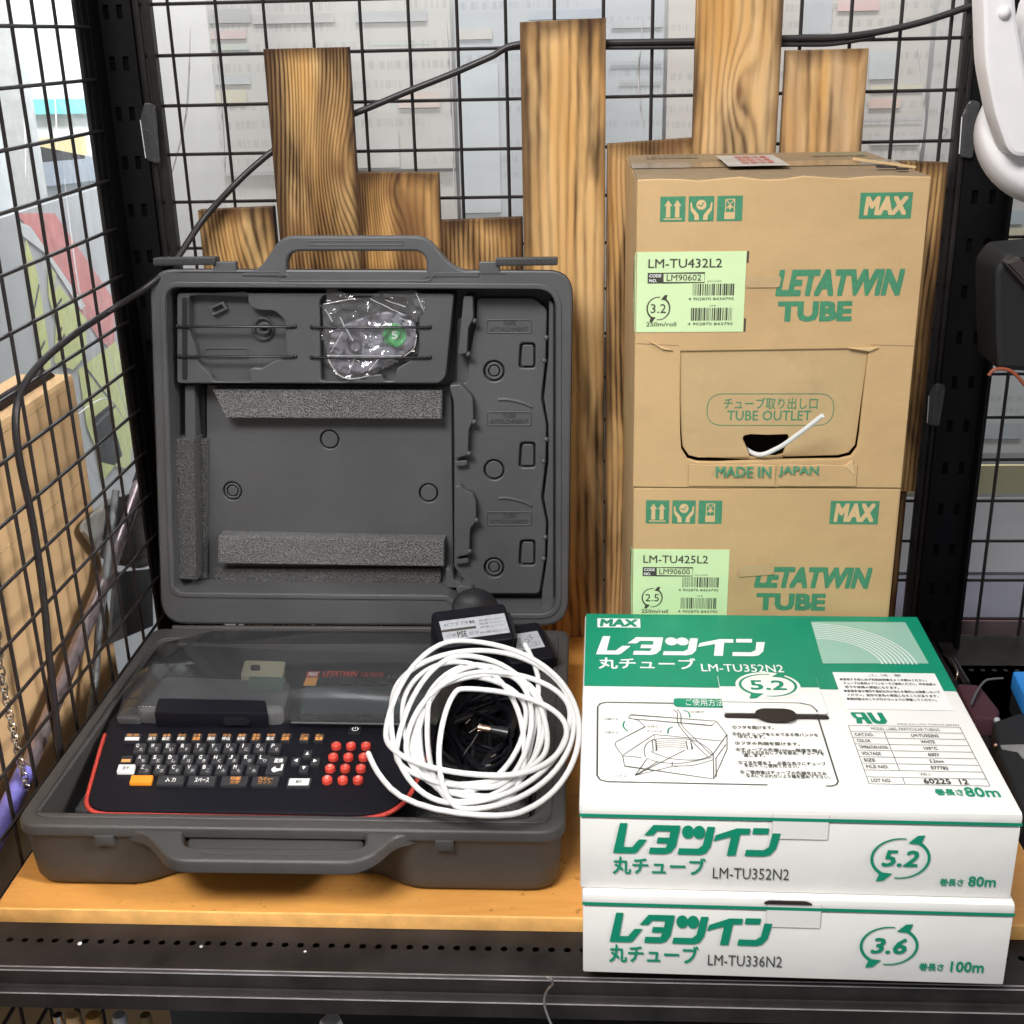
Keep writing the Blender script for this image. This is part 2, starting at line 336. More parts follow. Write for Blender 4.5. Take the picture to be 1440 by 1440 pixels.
_txt = {}
BASES = {}
class MB:
    def __init__(s): s.v = []; s.f = []; s.mi = []; s.mats = []; s.fl = []
    def mat(s, m):
        if m not in s.mats: s.mats.append(m)
        return s.mats.index(m)
    def add(s, vs, fs, m):
        o = len(s.v); k = s.mat(m); s.v += [Vector(v) for v in vs]
        for f in fs: s.f.append([i+o for i in f]); s.mi.append(k)
    def box(s, lo, hi, m, T=None):
        x0,y0,z0 = lo; x1,y1,z1 = hi
        vs = [Vector(p) for p in ((x0,y0,z0),(x1,y0,z0),(x1,y1,z0),(x0,y1,z0),(x0,y0,z1),(x1,y0,z1),(x1,y1,z1),(x0,y1,z1))]
        if T: vs = [T(v) for v in vs]
        s.add(vs, [(0,3,2,1),(4,5,6,7),(0,1,5,4),(1,2,6,5),(2,3,7,6),(3,0,4,7)], m)
    def tube(s, pts, r, m, seg=8, cap=True):
        pts = [Vector(p) for p in pts]; n = len(pts); vs = []; fs = []
        up = None
        for i, p in enumerate(pts):
            t = (pts[min(i+1, n-1)] - pts[max(i-1, 0)]).normalized()
            if up is None:
                up = t.orthogonal().normalized()
            else:
                up = (up - t*up.dot(t))
                up = up.normalized() if up.length > 1e-6 else t.orthogonal().normalized()
            sd = t.cross(up); ri = r[i] if isinstance(r, (list, tuple)) else r
            for k in range(seg):
                a = 2*pi*k/seg; vs.append(p + (up*cos(a) + sd*sin(a))*ri)
        for i in range(n-1):
            for k in range(seg):
                k2 = (k+1) % seg
                fs.append((i*seg+k, i*seg+k2, (i+1)*seg+k2, (i+1)*seg+k))
        if cap: fs.append(tuple(reversed(range(seg)))); fs.append(tuple(range((n-1)*seg, n*seg)))
        s.add(vs, fs, m)
    def plate(s, loops, h0, h1, F, m, bev=0.0, bottom=False, side_m=None):
        """loops: outer outline + holes in 2-D; F maps (a, b, h) to the world; from h0 up to h1 with a rounded top edge"""
        L = []
        for i, lp in enumerate(loops):
            lp = [Vector((p[0], p[1])) for p in lp]
            if (area2(lp) > 0) != (i == 0): lp.reverse()
            L.append(lp)
        rings = [[(p, h0) for lp in L for p in lp]]
        off = [0]; [off.append(off[-1]+len(lp)) for lp in L]
        levels = [(0.0, h0), (0.0, h1)] if bev <= 0 else [(0.0, h0), (0.0, h1-bev), (0.29*bev, h1-0.29*bev), (bev, h1)]
        vs = []; fs = []; N = off[-1]
        for (d, h) in levels:
            for lp in L:
                q = miter_offset(lp, d) if d else lp
                vs += [F(p.x, p.y, h) for p in q]
        for j in range(len(levels)-1):
            for i, lp in enumerate(L):
                n = len(lp)
                for k in range(n):
                    a = j*N+off[i]+k; b = j*N+off[i]+(k+1) % n
                    fs.append((a, b, b+N, a+N))
        top = [miter_offset(lp, bev) if bev > 0 else lp for lp in L]
        tri = tessellate_polygon([[Vector((p.x, p.y, 0)) for p in lp] for lp in top])
        flat = [p for lp in top for p in lp]; T0 = (len(levels)-1)*N
        cap = []
        for t in tri:
            a, b, c = (flat[i] for i in t)
            ar = (b-a).cross(c-a)
            if abs(ar) < 1e-12: continue
            cap.append(tuple(t) if ar > 0 else tuple(reversed(t)))
        s.add(vs, fs, side_m or m)
        o = len(s.v)-len(vs); k = s.mat(m)
        for t in cap: s.fl.append(len(s.f)); s.f.append([T0+i+o for i in t]); s.mi.append(k)
        if bottom:
            for t in cap: s.f.append([i+o for i in reversed(t)]); s.mi.append(k)
    def flat(s, loops, h, F, m):
        L = [[Vector((p[0], p[1], 0)) for p in lp] for lp in loops]
        tri = tessellate_polygon(L); fl = [p for lp in L for p in lp]
        vs = [F(p.x, p.y, h) for p in fl]; fs = []
        for t in tri:
            a, b, c = (fl[i] for i in t); ar = (b-a).xy.cross((c-a).xy)
            if abs(ar) < 1e-13: continue
            fs.append(tuple(t) if ar > 0 else tuple(reversed(t)))
        s.add(vs, fs, m)
    def stroke(s, pts, wd, h, F, m, closed=False, wd2=None):
        """a flat line of width wd through 2-D points"""
        pts = [Vector((p[0], p[1])) for p in pts]; n = len(pts); vs = []
        for i in range(n):
            if closed: a, b = pts[i-1], pts[(i+1) % n]
            else: a, b = pts[max(i-1, 0)], pts[min(i+1, n-1)]
            t = (b-a).normalized(); q = Vector((-t.y, t.x))
            k = 1.0
            if 0 < i < n-1 or closed:
                e = (pts[i]-pts[i-1]).normalized(); k = 1/max(0.5, abs(q.dot(Vector((-e.y, e.x)))))
            vs += [F(*(pts[i]+q*wd*0.5*k), h), F(*(pts[i]-q*wd*0.5*k), h)]
        fs = [(2*i+1, 2*((i+1) % n)+1, 2*((i+1) % n), 2*i) for i in range(n if closed else n-1)]
        s.add(vs, fs, m)
    def text(s, body, x0, y0, x1, y1, h, F, m, bold=0.0, shear=0.0, ang=0.0, res=2, fill=1.0, extrude=0.0):
        """lettering fitted to the box x0..x1, y0..y1 (2-D), turned by ang about its lower left corner"""
        key = (body, res)
        if key not in _txt:
            cu = bpy.data.curves.new('lettering', 'FONT'); cu.body = body; cu.resolution_u = res
            cu.align_x = 'CENTER' if '\n' in body else 'LEFT'
            ob = bpy.data.objects.new('lettering', cu)
            me = bpy.data.meshes.new_from_object(ob)
            _txt[key] = ([v.co.copy() for v in me.vertices], [list(p.vertices) for p in me.polygons])
            bpy.data.objects.remove(ob); bpy.data.curves.remove(cu); bpy.data.meshes.remove(me)
        vs, fs = _txt[key]
        vs = [Vector((v.x + shear*v.y, v.y)) for v in vs]
        ax, bx = min(v.x for v in vs), max(v.x for v in vs); ay, by = min(v.y for v in vs), max(v.y for v in vs)
        kx = (x1-x0)/(bx-ax); ky = (y1-y0)/(by-ay); ca, sa = cos(ang), sin(ang); out = []
        for v in vs:
            a = (v.x-ax)*kx; b = (v.y-ay)*ky
            out.append(F(x0+a*ca-b*sa, y0+a*sa+b*ca, h))
        s.add(out, fs, m)
        if bold >= 0.004:
            b = min(bold, 0.05); n = (F(1, 0, h)-F(0, 0, h)).cross(F(0, 1, h)-F(0, 0, h)).normalized()
            for j, (dx, dy) in enumerate(((b, b), (-b, -b), (b, -b), (-b, b)) + (((b, 0), (-b, 0), (0, b), (0, -b)) if b > 0.03 else ())):
                o = (F(x0+(dx*kx)*ca-(dy*ky)*sa, y0+(dx*kx)*sa+(dy*ky)*ca, h)-F(x0, y0, h)) + n*(0.000008*(j+1))
                s.add([p+o for p in out], fs, m)
    def sphere(s, c, r, m, seg=10, rings=6, sz=1.0, T=None):
        c = Vector(c); vs = []; fs = []
        for i in range(rings+1):
            a = pi*i/rings
            for k in range(seg):
                b = 2*pi*k/seg; p = Vector((r*sin(a)*cos(b), r*sin(a)*sin(b), r*sz*cos(a)))
                vs.append(c + (T @ p if T else p))
        for i in range(rings):
            for k in range(seg):
                k2 = (k+1) % seg; fs.append((i*seg+k, (i+1)*seg+k, (i+1)*seg+k2, i*seg+k2))
        s.add(vs, fs, m)
    def loft(s, rings, m, cap0=True, cap1=True):
        n = len(rings[0]); vs = [p for r in rings for p in r]; fs = []
        for j in range(len(rings)-1):
            for k in range(n):
                k2 = (k+1) % n; fs.append((j*n+k, j*n+k2, (j+1)*n+k2, (j+1)*n+k))
        if cap0: fs.append(tuple(reversed(range(n))))
        if cap1: fs.append(tuple(range((len(rings)-1)*n, len(rings)*n)))
        s.add(vs, fs, m)
    def build(s, name, parent=None, smooth=40, bevel=0.0):
        me = bpy.data.meshes.new(name)
        base = Vector(BASES.get(parent.name, (0,0,0))) if parent is not None else Vector((0,0,0))
        me.from_pydata([tuple(v-base) for v in s.v], [], s.f)
        for m in s.mats: me.materials.append(M[m] if isinstance(m, str) else m)
        me.polygons.foreach_set('material_index', s.mi)
        if s.fl and not bevel:
            ca = me.attributes.new('cap', 'BOOLEAN', 'FACE'); st = set(s.fl)
            ca.data.foreach_set('value', [i in st for i in range(len(s.f))])
        me.validate(); me.update()
        o = bpy.data.objects.new(name, me); COL.objects.link(o)
        if parent is not None:
            o.parent = parent; BASES[o.name] = tuple(base)
        if bevel:
            bm = bmesh.new(); bm.from_mesh(me); bmesh.ops.remove_doubles(bm, verts=bm.verts, dist=1e-6)
            es = [e for e in bm.edges if len(e.link_faces) == 2 and e.calc_face_angle(0) > radians(30)]
            bmesh.ops.bevel(bm, geom=es, offset=bevel, segments=2, profile=0.6, affect='EDGES', clamp_overlap=True)
            bm.to_mesh(me); bm.free()
        if smooth:
            ca = me.attributes.get('cap') if not bevel else None
            cf = [bool(d.value) for d in ca.data] if ca else [False]*len(me.polygons)
            if ca: me.attributes.remove(ca)
            for p in me.polygons: p.use_smooth = True
            me.set_sharp_from_angle(angle=radians(smooth))
            for p in me.polygons:
                if cf[p.index]: p.use_smooth = False
        return o
def thing(name, label, cat, loc, group=None):
    o = bpy.data.objects.new(name, None); COL.objects.link(o)
    o.location = loc; o.empty_display_size = 0.02; BASES[o.name] = tuple(loc)
    return tag(o, label, cat, group)
def tag(o, label=None, cat=None, group=None, kind=None):
    if label: o['label'] = label
    if cat: o['category'] = cat
    if group: o['group'] = group
    if kind: o['kind'] = kind
    return o
def one(mb, name, label, cat, group=None, kind=None, **kw): return tag(mb.build(name, None, **kw), label, cat, group, kind)
def spline(pts, per=8, closed=False):
    pts = [Vector(p) for p in pts]; n = len(pts); out = []
    rng = range(n) if closed else range(n-1)
    for i in rng:
        if closed: p = [pts[(i+k-1) % n] for k in range(4)]
        else: p = [pts[max(0, i-1)], pts[i], pts[i+1], pts[min(n-1, i+2)]]
        for k in range(per):
            t = k/per; t2 = t*t; t3 = t2*t
            out.append(0.5*((2*p[1]) + (p[2]-p[0])*t + (2*p[0]-5*p[1]+4*p[2]-p[3])*t2 + (3*p[1]-p[0]-3*p[2]+p[3])*t3))
    if not closed: out.append(pts[-1])
    return out
def W(a, b, h): return Vector((a, b, h))          # plain world mapping: x, y, z
def tpx(mb, F, body, pl, pr, top, m, h=0.0006, bold=0.0, shear=0.0, res=2, snap=True):
    """lettering on face F from the photo's baseline ends pl, pr and a pixel height top (y of the letter tops at pl)"""
    a = F.px(*pl, h); b = F.px(*pr, h); c = F.px(pl[0], top, h)
    ang = 0.0 if snap else atan2(b.y-a.y, b.x-a.x)
    y = (a.y+b.y)/2 if snap else a.y
    hgt = c.y-a.y
    mb.text(body, a.x, y, a.x + (b.x-a.x if snap else (b-a).length), y+hgt, h, F.w, m, bold, shear, ang, res)

# ================================================================== the shelf and the cage round it
YM = 1.3654                      # back wire panel
XS = -0.502                      # left wire panel
def wire_mat_row(mb, a, b, r=0.0019, m='wire'): mb.tube([a, b], r, m, 6)

# --- shop floor and walls far behind
mb = MB(); mb.box((-3.2, -0.6, -1.3), (2.6, 3.4, -1.25), plain('grey_floor', (0.16, 0.155, 0.15), 0.5, scale=3))
tag(mb.build('floor', smooth=0), kind='structure')
mb = MB(); mb.box((-0.66, 1.80, -1.25), (2.6, 1.86, 1.9), plain('pale_shop_wall', (0.42, 0.42, 0.42), 0.7, var=0.1, scale=4))
tag(mb.build('back_wall', smooth=0), kind='structure')
mb = MB(); mb.box((-3.2, 3.20, -1.25), (-0.4, 3.26, 2.4), plain('pale_far_wall', (0.70, 0.74, 0.76), 0.7, var=0.14, scale=3.0))
tag(mb.build('far_wall', smooth=0), kind='structure')

# --- orange board on black perforated steel shelf
mb = MB(); F_board = 0.8285
mb.plate([rpoly(rect(-0.4945, F_board, 0.386, 1.343), 0.004, 2)], -0.0135, 0.0, W, 'board', bev=0.0016, side_m='board_edge')
one(mb, 'wooden_board', 'orange varnished wooden board lying on the black steel shelf under the case and boxes', 'board')

def shelf_deck(x0, x1, holes_y, name, label, lip=True):
    t = thing(name, label, 'shelf', (x0, 1.0, -0.02))
    mb = MB()
    yf = 0.776 if lip else 0.80
    hs = []
    for hy in holes_y:
        n = int((x1-x0-0.03)/0.0128)
        for i in range(n): hs.append(circ(x0+0.02+i*0.0128, hy, 0.0029, 9))
    # the sheet: thin strips round the punched rows keep the tessellation simple
    ys = [yf] + sum([[hy-0.011, hy+0.011] for hy in holes_y], []) + [YM+0.01]
    strips = [(ys[i], ys[i+1]) for i in range(len(ys)-1)]
    for (a, b) in strips:
        inside = [h for h in hs if a < h[0].y < b]
        if inside:
            for h in inside:
                cx = sum(p.x for p in h)/len(h)
                mb.flat([rect(cx-0.0064, a, cx+0.0064, b), list(reversed(h))], -0.0138, W, 'steel_lip')
            first = min(sum(p.x for p in h)/len(h) for h in inside)-0.0064; last = max(sum(p.x for p in h)/len(h) for h in inside)+0.0064
            if first > x0: mb.flat([rect(x0, a, first, b)], -0.0138, W, 'steel_lip')
            if last < x1: mb.flat([rect(last, a, x1, b)], -0.0138, W, 'steel_lip')
        else: mb.flat([rect(x0, a, x1, b)], -0.0138, W, 'steel_lip')
    mb.box((x0, yf+0.02, -0.050), (x1, YM, -0.046), 'black_matt')
    mb.build('perforated_deck', t, smooth=0)
    if lip:
        mb = MB()
        # rolled front lip: profile in (y, z) swept along x
        prof = [(yf+0.004, -0.0136), (yf-0.001, -0.0128), (yf-0.0035, -0.0142), (yf-0.0045, -0.0175), (yf-0.0045, -0.0270), (yf-0.0055, -0.0285), (yf-0.0105, -0.0292), (yf-0.0118, -0.0300), (yf-0.0120, -0.0320), (yf-0.0120, -0.0440), (yf-0.004, -0.0455), (yf+0.012, -0.0455)]
        mb.add([Vector((x, y, z)) for (y, z) in prof for x in (x0, x1)], [(2*i, 2*i+1, 2*i+3, 2*i+2) for i in range(len(prof)-1)], 'steel_lip')
        mb.build('front_lip', t, smooth=25)
        mb = MB()
        for (y, z) in ((yf-0.0012, -0.0126), (yf-0.0040, -0.0139), (yf-0.0119, -0.0297)):
            mb.tube([(x0, y, z), (x1, y, z)], 0.0006, 'edge_wear', 5)
        mb.build('worn_edge', t)
    return t
shelf_deck(-0.506, 0.4205, [0.807], 'steel_shelf', 'black perforated steel shelf with rolled front lip carrying the orange board')
shelf_deck(0.4245, 1.05, [1.285, 1.10], 'steel_shelf', 'dark perforated steel shelf beyond the right post, holding the blue box', lip=False)
# little bits of dirt caught in the punched holes
for (px, py, r, m) in ((112, 1327, 0.0019, 'white_ink'), (283, 1331, 0.0017, 'paper_label'), (429, 1338, 0.0013, 'white_ink')):
    mb = MB(); p = at_z(px, py, -0.0128); mb.sphere(p, r, m, 7, 4, 0.5)
    lab = {112: 'round white crumb lying on the black shelf lip, left of the other crumbs', 283: 'pale crumb lying on the black shelf lip between two other crumbs', 429: 'small white fleck lying on the black shelf lip, right of the other crumbs'}[px]
    one(mb, 'crumb', lab, 'crumb', 'crumbs on the shelf lip')
# bent steel hook on the front lip
mb = MB(); pts = [at_y(768, 1374, 0.752), at_y(775, 1377, 0.7515), at_y(777, 1384, 0.7525), at_y(770, 1392, 0.7535), at_y(766, 1402, 0.7535), at_y(766, 1415, 0.7525), at_y(770, 1428, 0.751), at_y(777, 1445, 0.749)]
mb.tube(spline(pts, 6), 0.0011, 'chrome', 8)
one(mb, 'wire_hook', 'thin bent steel hook hanging over the black shelf lip below the white boxes', 'hook')

# --- black wire panels
def back_panel(x0, x1, z0, z1, name, label, kx, rails):
    t = thing(name, label, 'wire grid', (x0, YM, z0))
    mb = MB()
    mx = -0.2277
    k0 = int(math.ceil((x0-mx)/0.05)); k = k0
    while mx+0.05*k < x1:
        mb.tube([(mx+0.05*k, YM, z0), (mx+0.05*k, YM, z1)], 0.0019, 'wire', 6); k += 1
    z = 0.675-0.0115-0.0502*13
    while z < z1:
        if z > z0: mb.tube([(x0, YM+0.0036, z), (x1, YM+0.0036, z)], 0.0019, 'wire', 6)
        z += 0.0502
    mb.build('welded_wires', t)
    for (a, b) in rails:
        mb = MB(); mb.box((a, YM-0.007, z0), (b, YM+0.007, z1), 'steel_lip'); mb.build('frame_rail', t, smooth=0, bevel=0.0015)
    return t
back_panel(-0.470, 0.392, -0.012, 1.15, 'wire_grid', 'black wire grid behind the wooden planks', 0, [(-0.4665, -0.456), (-0.4535, -0.445), (0.3845, 0.390), (0.392, 0.400)])
back_panel(0.430, 1.05, -0.010, 1.15, 'wire_grid', 'black wire grid beyond the right post, above the blue box', 0, [])
t = thing('wire_grid', 'black wire grid at the left side, in front of the brown carton', 'wire grid', (XS, 1.0, 0))
mb = MB()
y = 1.318-0.05*0.35; 
while y > 0.40:
    mb.tube([(XS, y, -0.30), (XS, y, 1.15)], 0.0019, 'wire', 6); y -= 0.05
z = 0.675-0.0115-0.0502*18-0.021
while z < 1.1:
    mb.tube([(XS+0.0036, 0.40, z), (XS+0.0036, 1.322, z)], 0.0019, 'wire', 6); z += 0.0502
mb.build('welded_wires', t)
mb = MB(); mb.box((XS-0.005, 1.308, -0.30), (XS+0.004, 1.324, 1.15), 'steel_black'); mb.build('frame_rail', t, smooth=0, bevel=0.0012)

# --- slotted corner posts
def post(x0, x1, y0, y1, label, notch):
    t = thing('corner_post', label, 'post', ((x0+x1)/2, y0, -0.4), 'slotted shelf posts')
    mb = MB(); th = 0.004; zz = [-0.4]
    for i in range(32): zz += [-0.35+i*0.05, -0.336+i*0.05]
    zz.append(1.25); cx = [x0+(x1-x0)*f for f in (0.3, 0.68)]; hw = 0.003
    # flange facing the viewer, punched with slots
    xs = [x0, cx[0]-hw, cx[0]+hw, cx[1]-hw, cx[1]+hw, x1]
    for i in range(len(zz)-1):
        cols = [(x0, x1)] if i % 2 == 0 else [(xs[0], xs[1]), (xs[2], xs[3]), (xs[4], xs[5])]
        for (a, b) in cols: mb.add([(a, y1-th, zz[i]), (b, y1-th, zz[i]), (b, y1-th, zz[i+1]), (a, y1-th, zz[i+1])], [(0, 1, 2, 3)], 'steel_black')
    mb.box((x0, y1-0.001, -0.4), (x1, y1, 1.25), 'void')
    if notch == 'left': mb.box((x0, y0, -0.4), (x0+th, y1-th-0.0002, 1.25), 'steel_black')
    else: mb.box((x1-th, y0, -0.4), (x1, y1-th-0.0002, 1.25), 'steel_black')
    mb.build('angle_steel', t, smooth=0)
    return t
post(-0.500, -0.4625, 1.322, 1.356, 'black slotted steel post in the back left corner, next to the lid', 'left')
post(0.3965, 0.4445, 1.335, 1.358, 'black slotted steel post right of the brown cartons', 'right')

# --- clear vinyl sheets outside the cage, posters behind them
def vinyl(pts, label, nu=26, nv=16, amp=0.006, seed=1):
    a, b, c, d = (Vector(p) for p in pts); rnd = random.Random(seed); mb = MB(); vs = []; fs = []
    nrm = (b-a).cross(d-a).normalized(); ph = [rnd.uniform(0, 6.28) for _ in range(6)]
    for j in range(nv+1):
        for i in range(nu+1):
            u, v = i/nu, j/nv; p = a*(1-u)*(1-v)+b*u*(1-v)+c*u*v+d*(1-u)*v
            w = sin(u*9+ph[0]+2*sin(v*3+ph[1]))+0.6*sin(u*23+v*4+ph[2])+0.5*sin(v*11+u*6+ph[3])
            vs.append(p + nrm*amp*w)
    for j in range(nv):
        for i in range(nu): k = j*(nu+1)+i; fs.append((k, k+1, k+nu+2, k+nu+1))
    mb.add(vs, fs, 'vinyl')
    return one(mb, 'vinyl_sheet', label, 'plastic sheet', 'clear sheets round the cage')
vy = vinyl([(-0.47, 1.395, -0.35), (1.1, 1.395, -0.35), (1.1, 1.395, 1.2), (-0.47, 1.395, 1.2)], 'clear vinyl sheet hanging behind the back wire panels, in front of the pale posters', seed=3)
vx = vinyl([(-0.84, 0.3, -0.4), (-0.84, 2.6, -0.4), (-0.84, 2.6, 1.2), (-0.84, 0.3, 1.2)], 'clear wrinkled vinyl sheet hanging behind the brown cardboard box at left', seed=8, amp=0.004)
# folds in the film, their milky colour standing in for highlight streaks
def folds(x_or_y, lines, parent, plane):
    for pts in lines:
        mb = MB(); P3 = [at_y(x, y, 1.387) if plane == 'y' else at_x(x, y, -0.833) for x, y in pts]
        mb.tube(spline(P3, 6), [0.0003+0.0009*sin(pi*i/(len(spline(P3, 6))-1)) for i in range(len(spline(P3, 6)))], 'fold_highlight', 5); mb.build('film_highlight', parent)
folds(0, [[(628, 30), (634, 150), (640, 290)], [(300, 20), (312, 160), (318, 270)], [(905, 20), (898, 110), (905, 190)], [(1290, 70), (1300, 160), (1285, 260)], [(240, 250), (262, 160), (268, 40)]], vy, 'y')
folds(0, [[(112, 10), (132, 160), (160, 330), (185, 520)], [(20, 30), (34, 160), (36, 250)], [(90, 250), (110, 400), (128, 470)], [(150, 480), (172, 560), (196, 640)], [(100, 590), (150, 560), (180, 600)], [(70, 70), (78, 150), (80, 210)]], vx, 'x')
# shiny scraps of film caught on the frame rails
for (px, py, hh, lab) in ((212, 185, 0.030, 'shiny scrap of clear film on the left frame rail, beside the tallest left plank'), (1364, 180, 0.028, 'shiny scrap of clear film on the right frame rail, beside the white fan'), (1317, 568, 0.024, 'shiny scrap of clear film on the right frame rail, level with the tube outlet')):
    p = at_y(px, py, 1.35); mb = MB(); F = lambda a, b, h: Vector((p.x+a, 1.352-h, p.z+b))
    mb.plate([rpoly([(-0.008, -hh), (0.006, -hh*1.1), (0.008, hh*0.9), (-0.003, hh), (-0.010, hh*0.4)], 0.004, 3)], 0, 0.003, F, 'sticker_film', bev=0.0012)
    mb.tube([F(-0.0095, hh*0.4, 0.003), F(-0.0085, -hh*0.9, 0.0034)], 0.0005, 'white_ink', 5)
    one(mb, 'film_scrap', lab, 'plastic film', 'film scraps on the rails')

def poster_mat(name, base, bands, text=0.35, rows=34, seed=0):
    """printed sheet with a veil of haze in its tones: pale colour bands and rows of faint print"""
    t = NT(name); v = t.coord(); s = t.n('ShaderNodeSeparateXYZ'); t.l(v, s.inputs[0])
    Z = s.outputs[2]; col = t.mix(0.0, base, base)
    n = t.noise(v, 2.2, 3, 0.5)
    col = t.mix(t.math('MULTIPLY', n, 0.25), base, tuple(c*0.75 for c in base))
    cmb = t.n('ShaderNodeCombineXYZ'); t.l(s.outputs[0], cmb.inputs[0]); cmb.inputs[1].default_value = seed
    zi = t.math('FLOOR', t.math('MULTIPLY', Z, rows)); t.l(zi, cmb.inputs[2])
    nx = t.noise(cmb.outputs[0], 150, 2, 0.7)
    blk = t.noise(cmb.outputs[0], 5, 1, 0.5)
    rowm = t.ramp(t.math('FRACT', t.math('MULTIPLY', Z, rows)), [(0.25, 0.0), (0.32, 1.0), (0.68, 1.0), (0.75, 0.0)])
    ink = t.math('MULTIPLY', t.math('MULTIPLY', t.ramp(nx, [(0.46, 0.0), (0.56, 1.0)]), rowm), t.ramp(blk, [(0.42, 0.0), (0.5, 1.0)]))
    col = t.mix(t.math('MULTIPLY', ink, text), col, (0.20, 0.20, 0.22))
    t.set(Base_Color=col, Roughness=0.7)
    return t.m
hb = [0.0]
PRINTS = [(262, 12, 352, 34, (.30, .31, .33)), (356, 18, 470, 34, (.42, .42, .42)), (268, 42, 346, 56, (.60, .40, .39)), (262, 62, 350, 72, (.42, .52, .43)), (274, 126, 346, 146, (.62, .55, .36)), (268, 104, 352, 120, (.42, .48, .51)),
    (500, 14, 600, 32, (.37, .41, .45)), (520, 60, 606, 64, (.45, .6, .48)), (640, 40, 692, 56, (.58, .52, .44)), (560, 130, 618, 152, (.68, .50, .43)), (744, 12, 850, 28, (.36, .42, .50)), (620, 90, 700, 300, (.60, .65, .68)), (500, 180, 560, 240, (.56, .56, .55)),
    (1128, 0, 1172, 48, (.38, .45, .54)), (1178, 0, 1238, 16, (.70, .38, .40)), (1222, 70, 1262, 112, (.46, .54, .60)), (1222, 138, 1268, 153, (.70, .43, .36)), (1225, 118, 1372, 128, (.68, .62, .40)), (1210, 166, 1332, 171, (.36, .40, .48)), (860, 26, 985, 40, (.46, .46, .47)), (858, 84, 975, 92, (.40, .40, .41)), (870, 110, 970, 117, (.44, .42, .40)), (1224, 190, 1300, 205, (.44, .47, .50)),
    (1384, 296, 1440, 316, (.26, .40, .50)), (1384, 320, 1440, 342, (.66, .58, .30)), (1290, 480, 1310, 520, (.46, .5, .55)), (1384, 596, 1440, 618, (.33, .40, .48))]
LETTERS = [(288, 16, 345, 30, '★ ★ ★', 'white_ink'), (1318, 178, 1352, 198, '20', 'faint_ink'), (1384, 626, 1440, 668, '市空', 'grey_ink'), (1402, 676, 1440, 702, 'ちお', 'light_ink')]
POST = [(-0.46, -0.16, 0.52, 1.15, (0.55, 0.54, 0.52), 'pale poster with a grey headline behind the upper left of the wire grid'),
        (-0.46, -0.16, -0.05, 0.515, (0.60, 0.58, 0.55), 'cream sheet behind the lid, below the poster with the grey headline'),
        (-0.155, 0.10, 0.30, 1.15, (0.50, 0.53, 0.56), 'pale blue-grey poster between the left planks and the tallest bare plank'),
        (0.105, 0.42, 0.52, 1.15, (0.56, 0.53, 0.50), 'pale poster with rows of small print behind the right planks'),
        (0.425, 0.62, 0.30, 1.15, (0.53, 0.52, 0.50), 'pale poster with coloured blocks right of the short right plank'),
        (0.44, 1.10, 0.135, 0.295, (0.60, 0.62, 0.62), 'pale notice with two lines of large grey characters beyond the right post')]
for i, (x0, x1, z0, z1, c, lab) in enumerate(POST):
    t = thing('poster', lab, 'poster', ((x0+x1)/2, 1.62, z0), 'posters behind the wire grid')
    mb = MB(); mb.box((x0, 1.62+0.004*(i % 2), z0), (x1, 1.622+0.004*(i % 2), z1), poster_mat('poster_paper', c, [], 0.26, 44+3*i, i*1.7)); mb.build('sheet', t, smooth=0)
    F = lambda a, b, h, i=i: Vector((a, 1.62+0.004*(i % 2)-h, b))
    rnd = random.Random(i+5); hb[0] = 0.0
    def blk(xa, za, xb, zb, c):
        hb[0] += 0.00004; c = tuple(0.48*c[q]+0.52*POST[i][4][q] for q in range(3)); mb = MB(); mb.flat([rect(xa, za, xb, zb)], 0.001+hb[0], F, plain('hazed_print', c, 0.7, var=0.06, scale=12)); mb.build('hazed_block', t, smooth=0)  # print mixed towards the paper tone, faint as through film and paper
    def ltr(s, *a):
        mb = MB(); mb.text(s, *a); mb.build('faint_lettering', t, smooth=0)
    for (b0, b1, b2, b3, c_) in PRINTS:
        a_ = at_y(b0, b3, 1.62); b_ = at_y(b2, b1, 1.62); xm_ = (a_.x+b_.x)/2; zm_ = (a_.z+b_.z)/2
        if x0 <= xm_ < x1 and z0 <= zm_ < z1: blk(max(a_.x, x0+0.002), max(a_.z, z0+0.002), min(b_.x, x1-0.002), min(b_.z, z1-0.002), c_)
    for (b0, b1, b2, b3, s_, ink) in LETTERS:
        a_ = at_y(b0, b3, 1.62); b_ = at_y(b2, b1, 1.62)
        if x0 <= a_.x < x1 and z0 <= a_.z < z1: ltr(s_, a_.x, a_.z, b_.x, b_.z, 0.004, F, ink)
for (z0, z1, c, lab, nm) in ((0.085, 0.125, (0.42, 0.38, 0.22), 'olive shelf edge strip below the large-character notice', 'edge_strip'), (-0.03, 0.08, (0.60, 0.60, 0.60), 'pale blank card below the olive strip, beyond the right post', 'blank_card')):
    mb = MB(); mb.box((0.40, 1.60, z0), (1.1, 1.606, z1), plain('strip_paint', c, 0.6, var=0.05)); one(mb, nm, lab, 'sign', smooth=0)
mb = MB(); mb.box((0.36, 1.46, -0.30), (1.1, 1.70, -0.035), plain('slate_bin', (0.10, 0.10, 0.13), 0.5, var=0.2, scale=6)); mb.box((0.36, 1.455, -0.060), (1.1, 1.4595, -0.035), plain('maroon_band', (0.10, 0.035, 0.04), 0.5)); mb.box((0.36, 1.45, -0.085), (1.1, 1.4545, -0.064), plain('slate_rim', (0.26, 0.27, 0.34), 0.4))
one(mb, 'storage_bin', 'slate grey storage bin with a maroon band behind the right wire panel', 'bin', smooth=0)

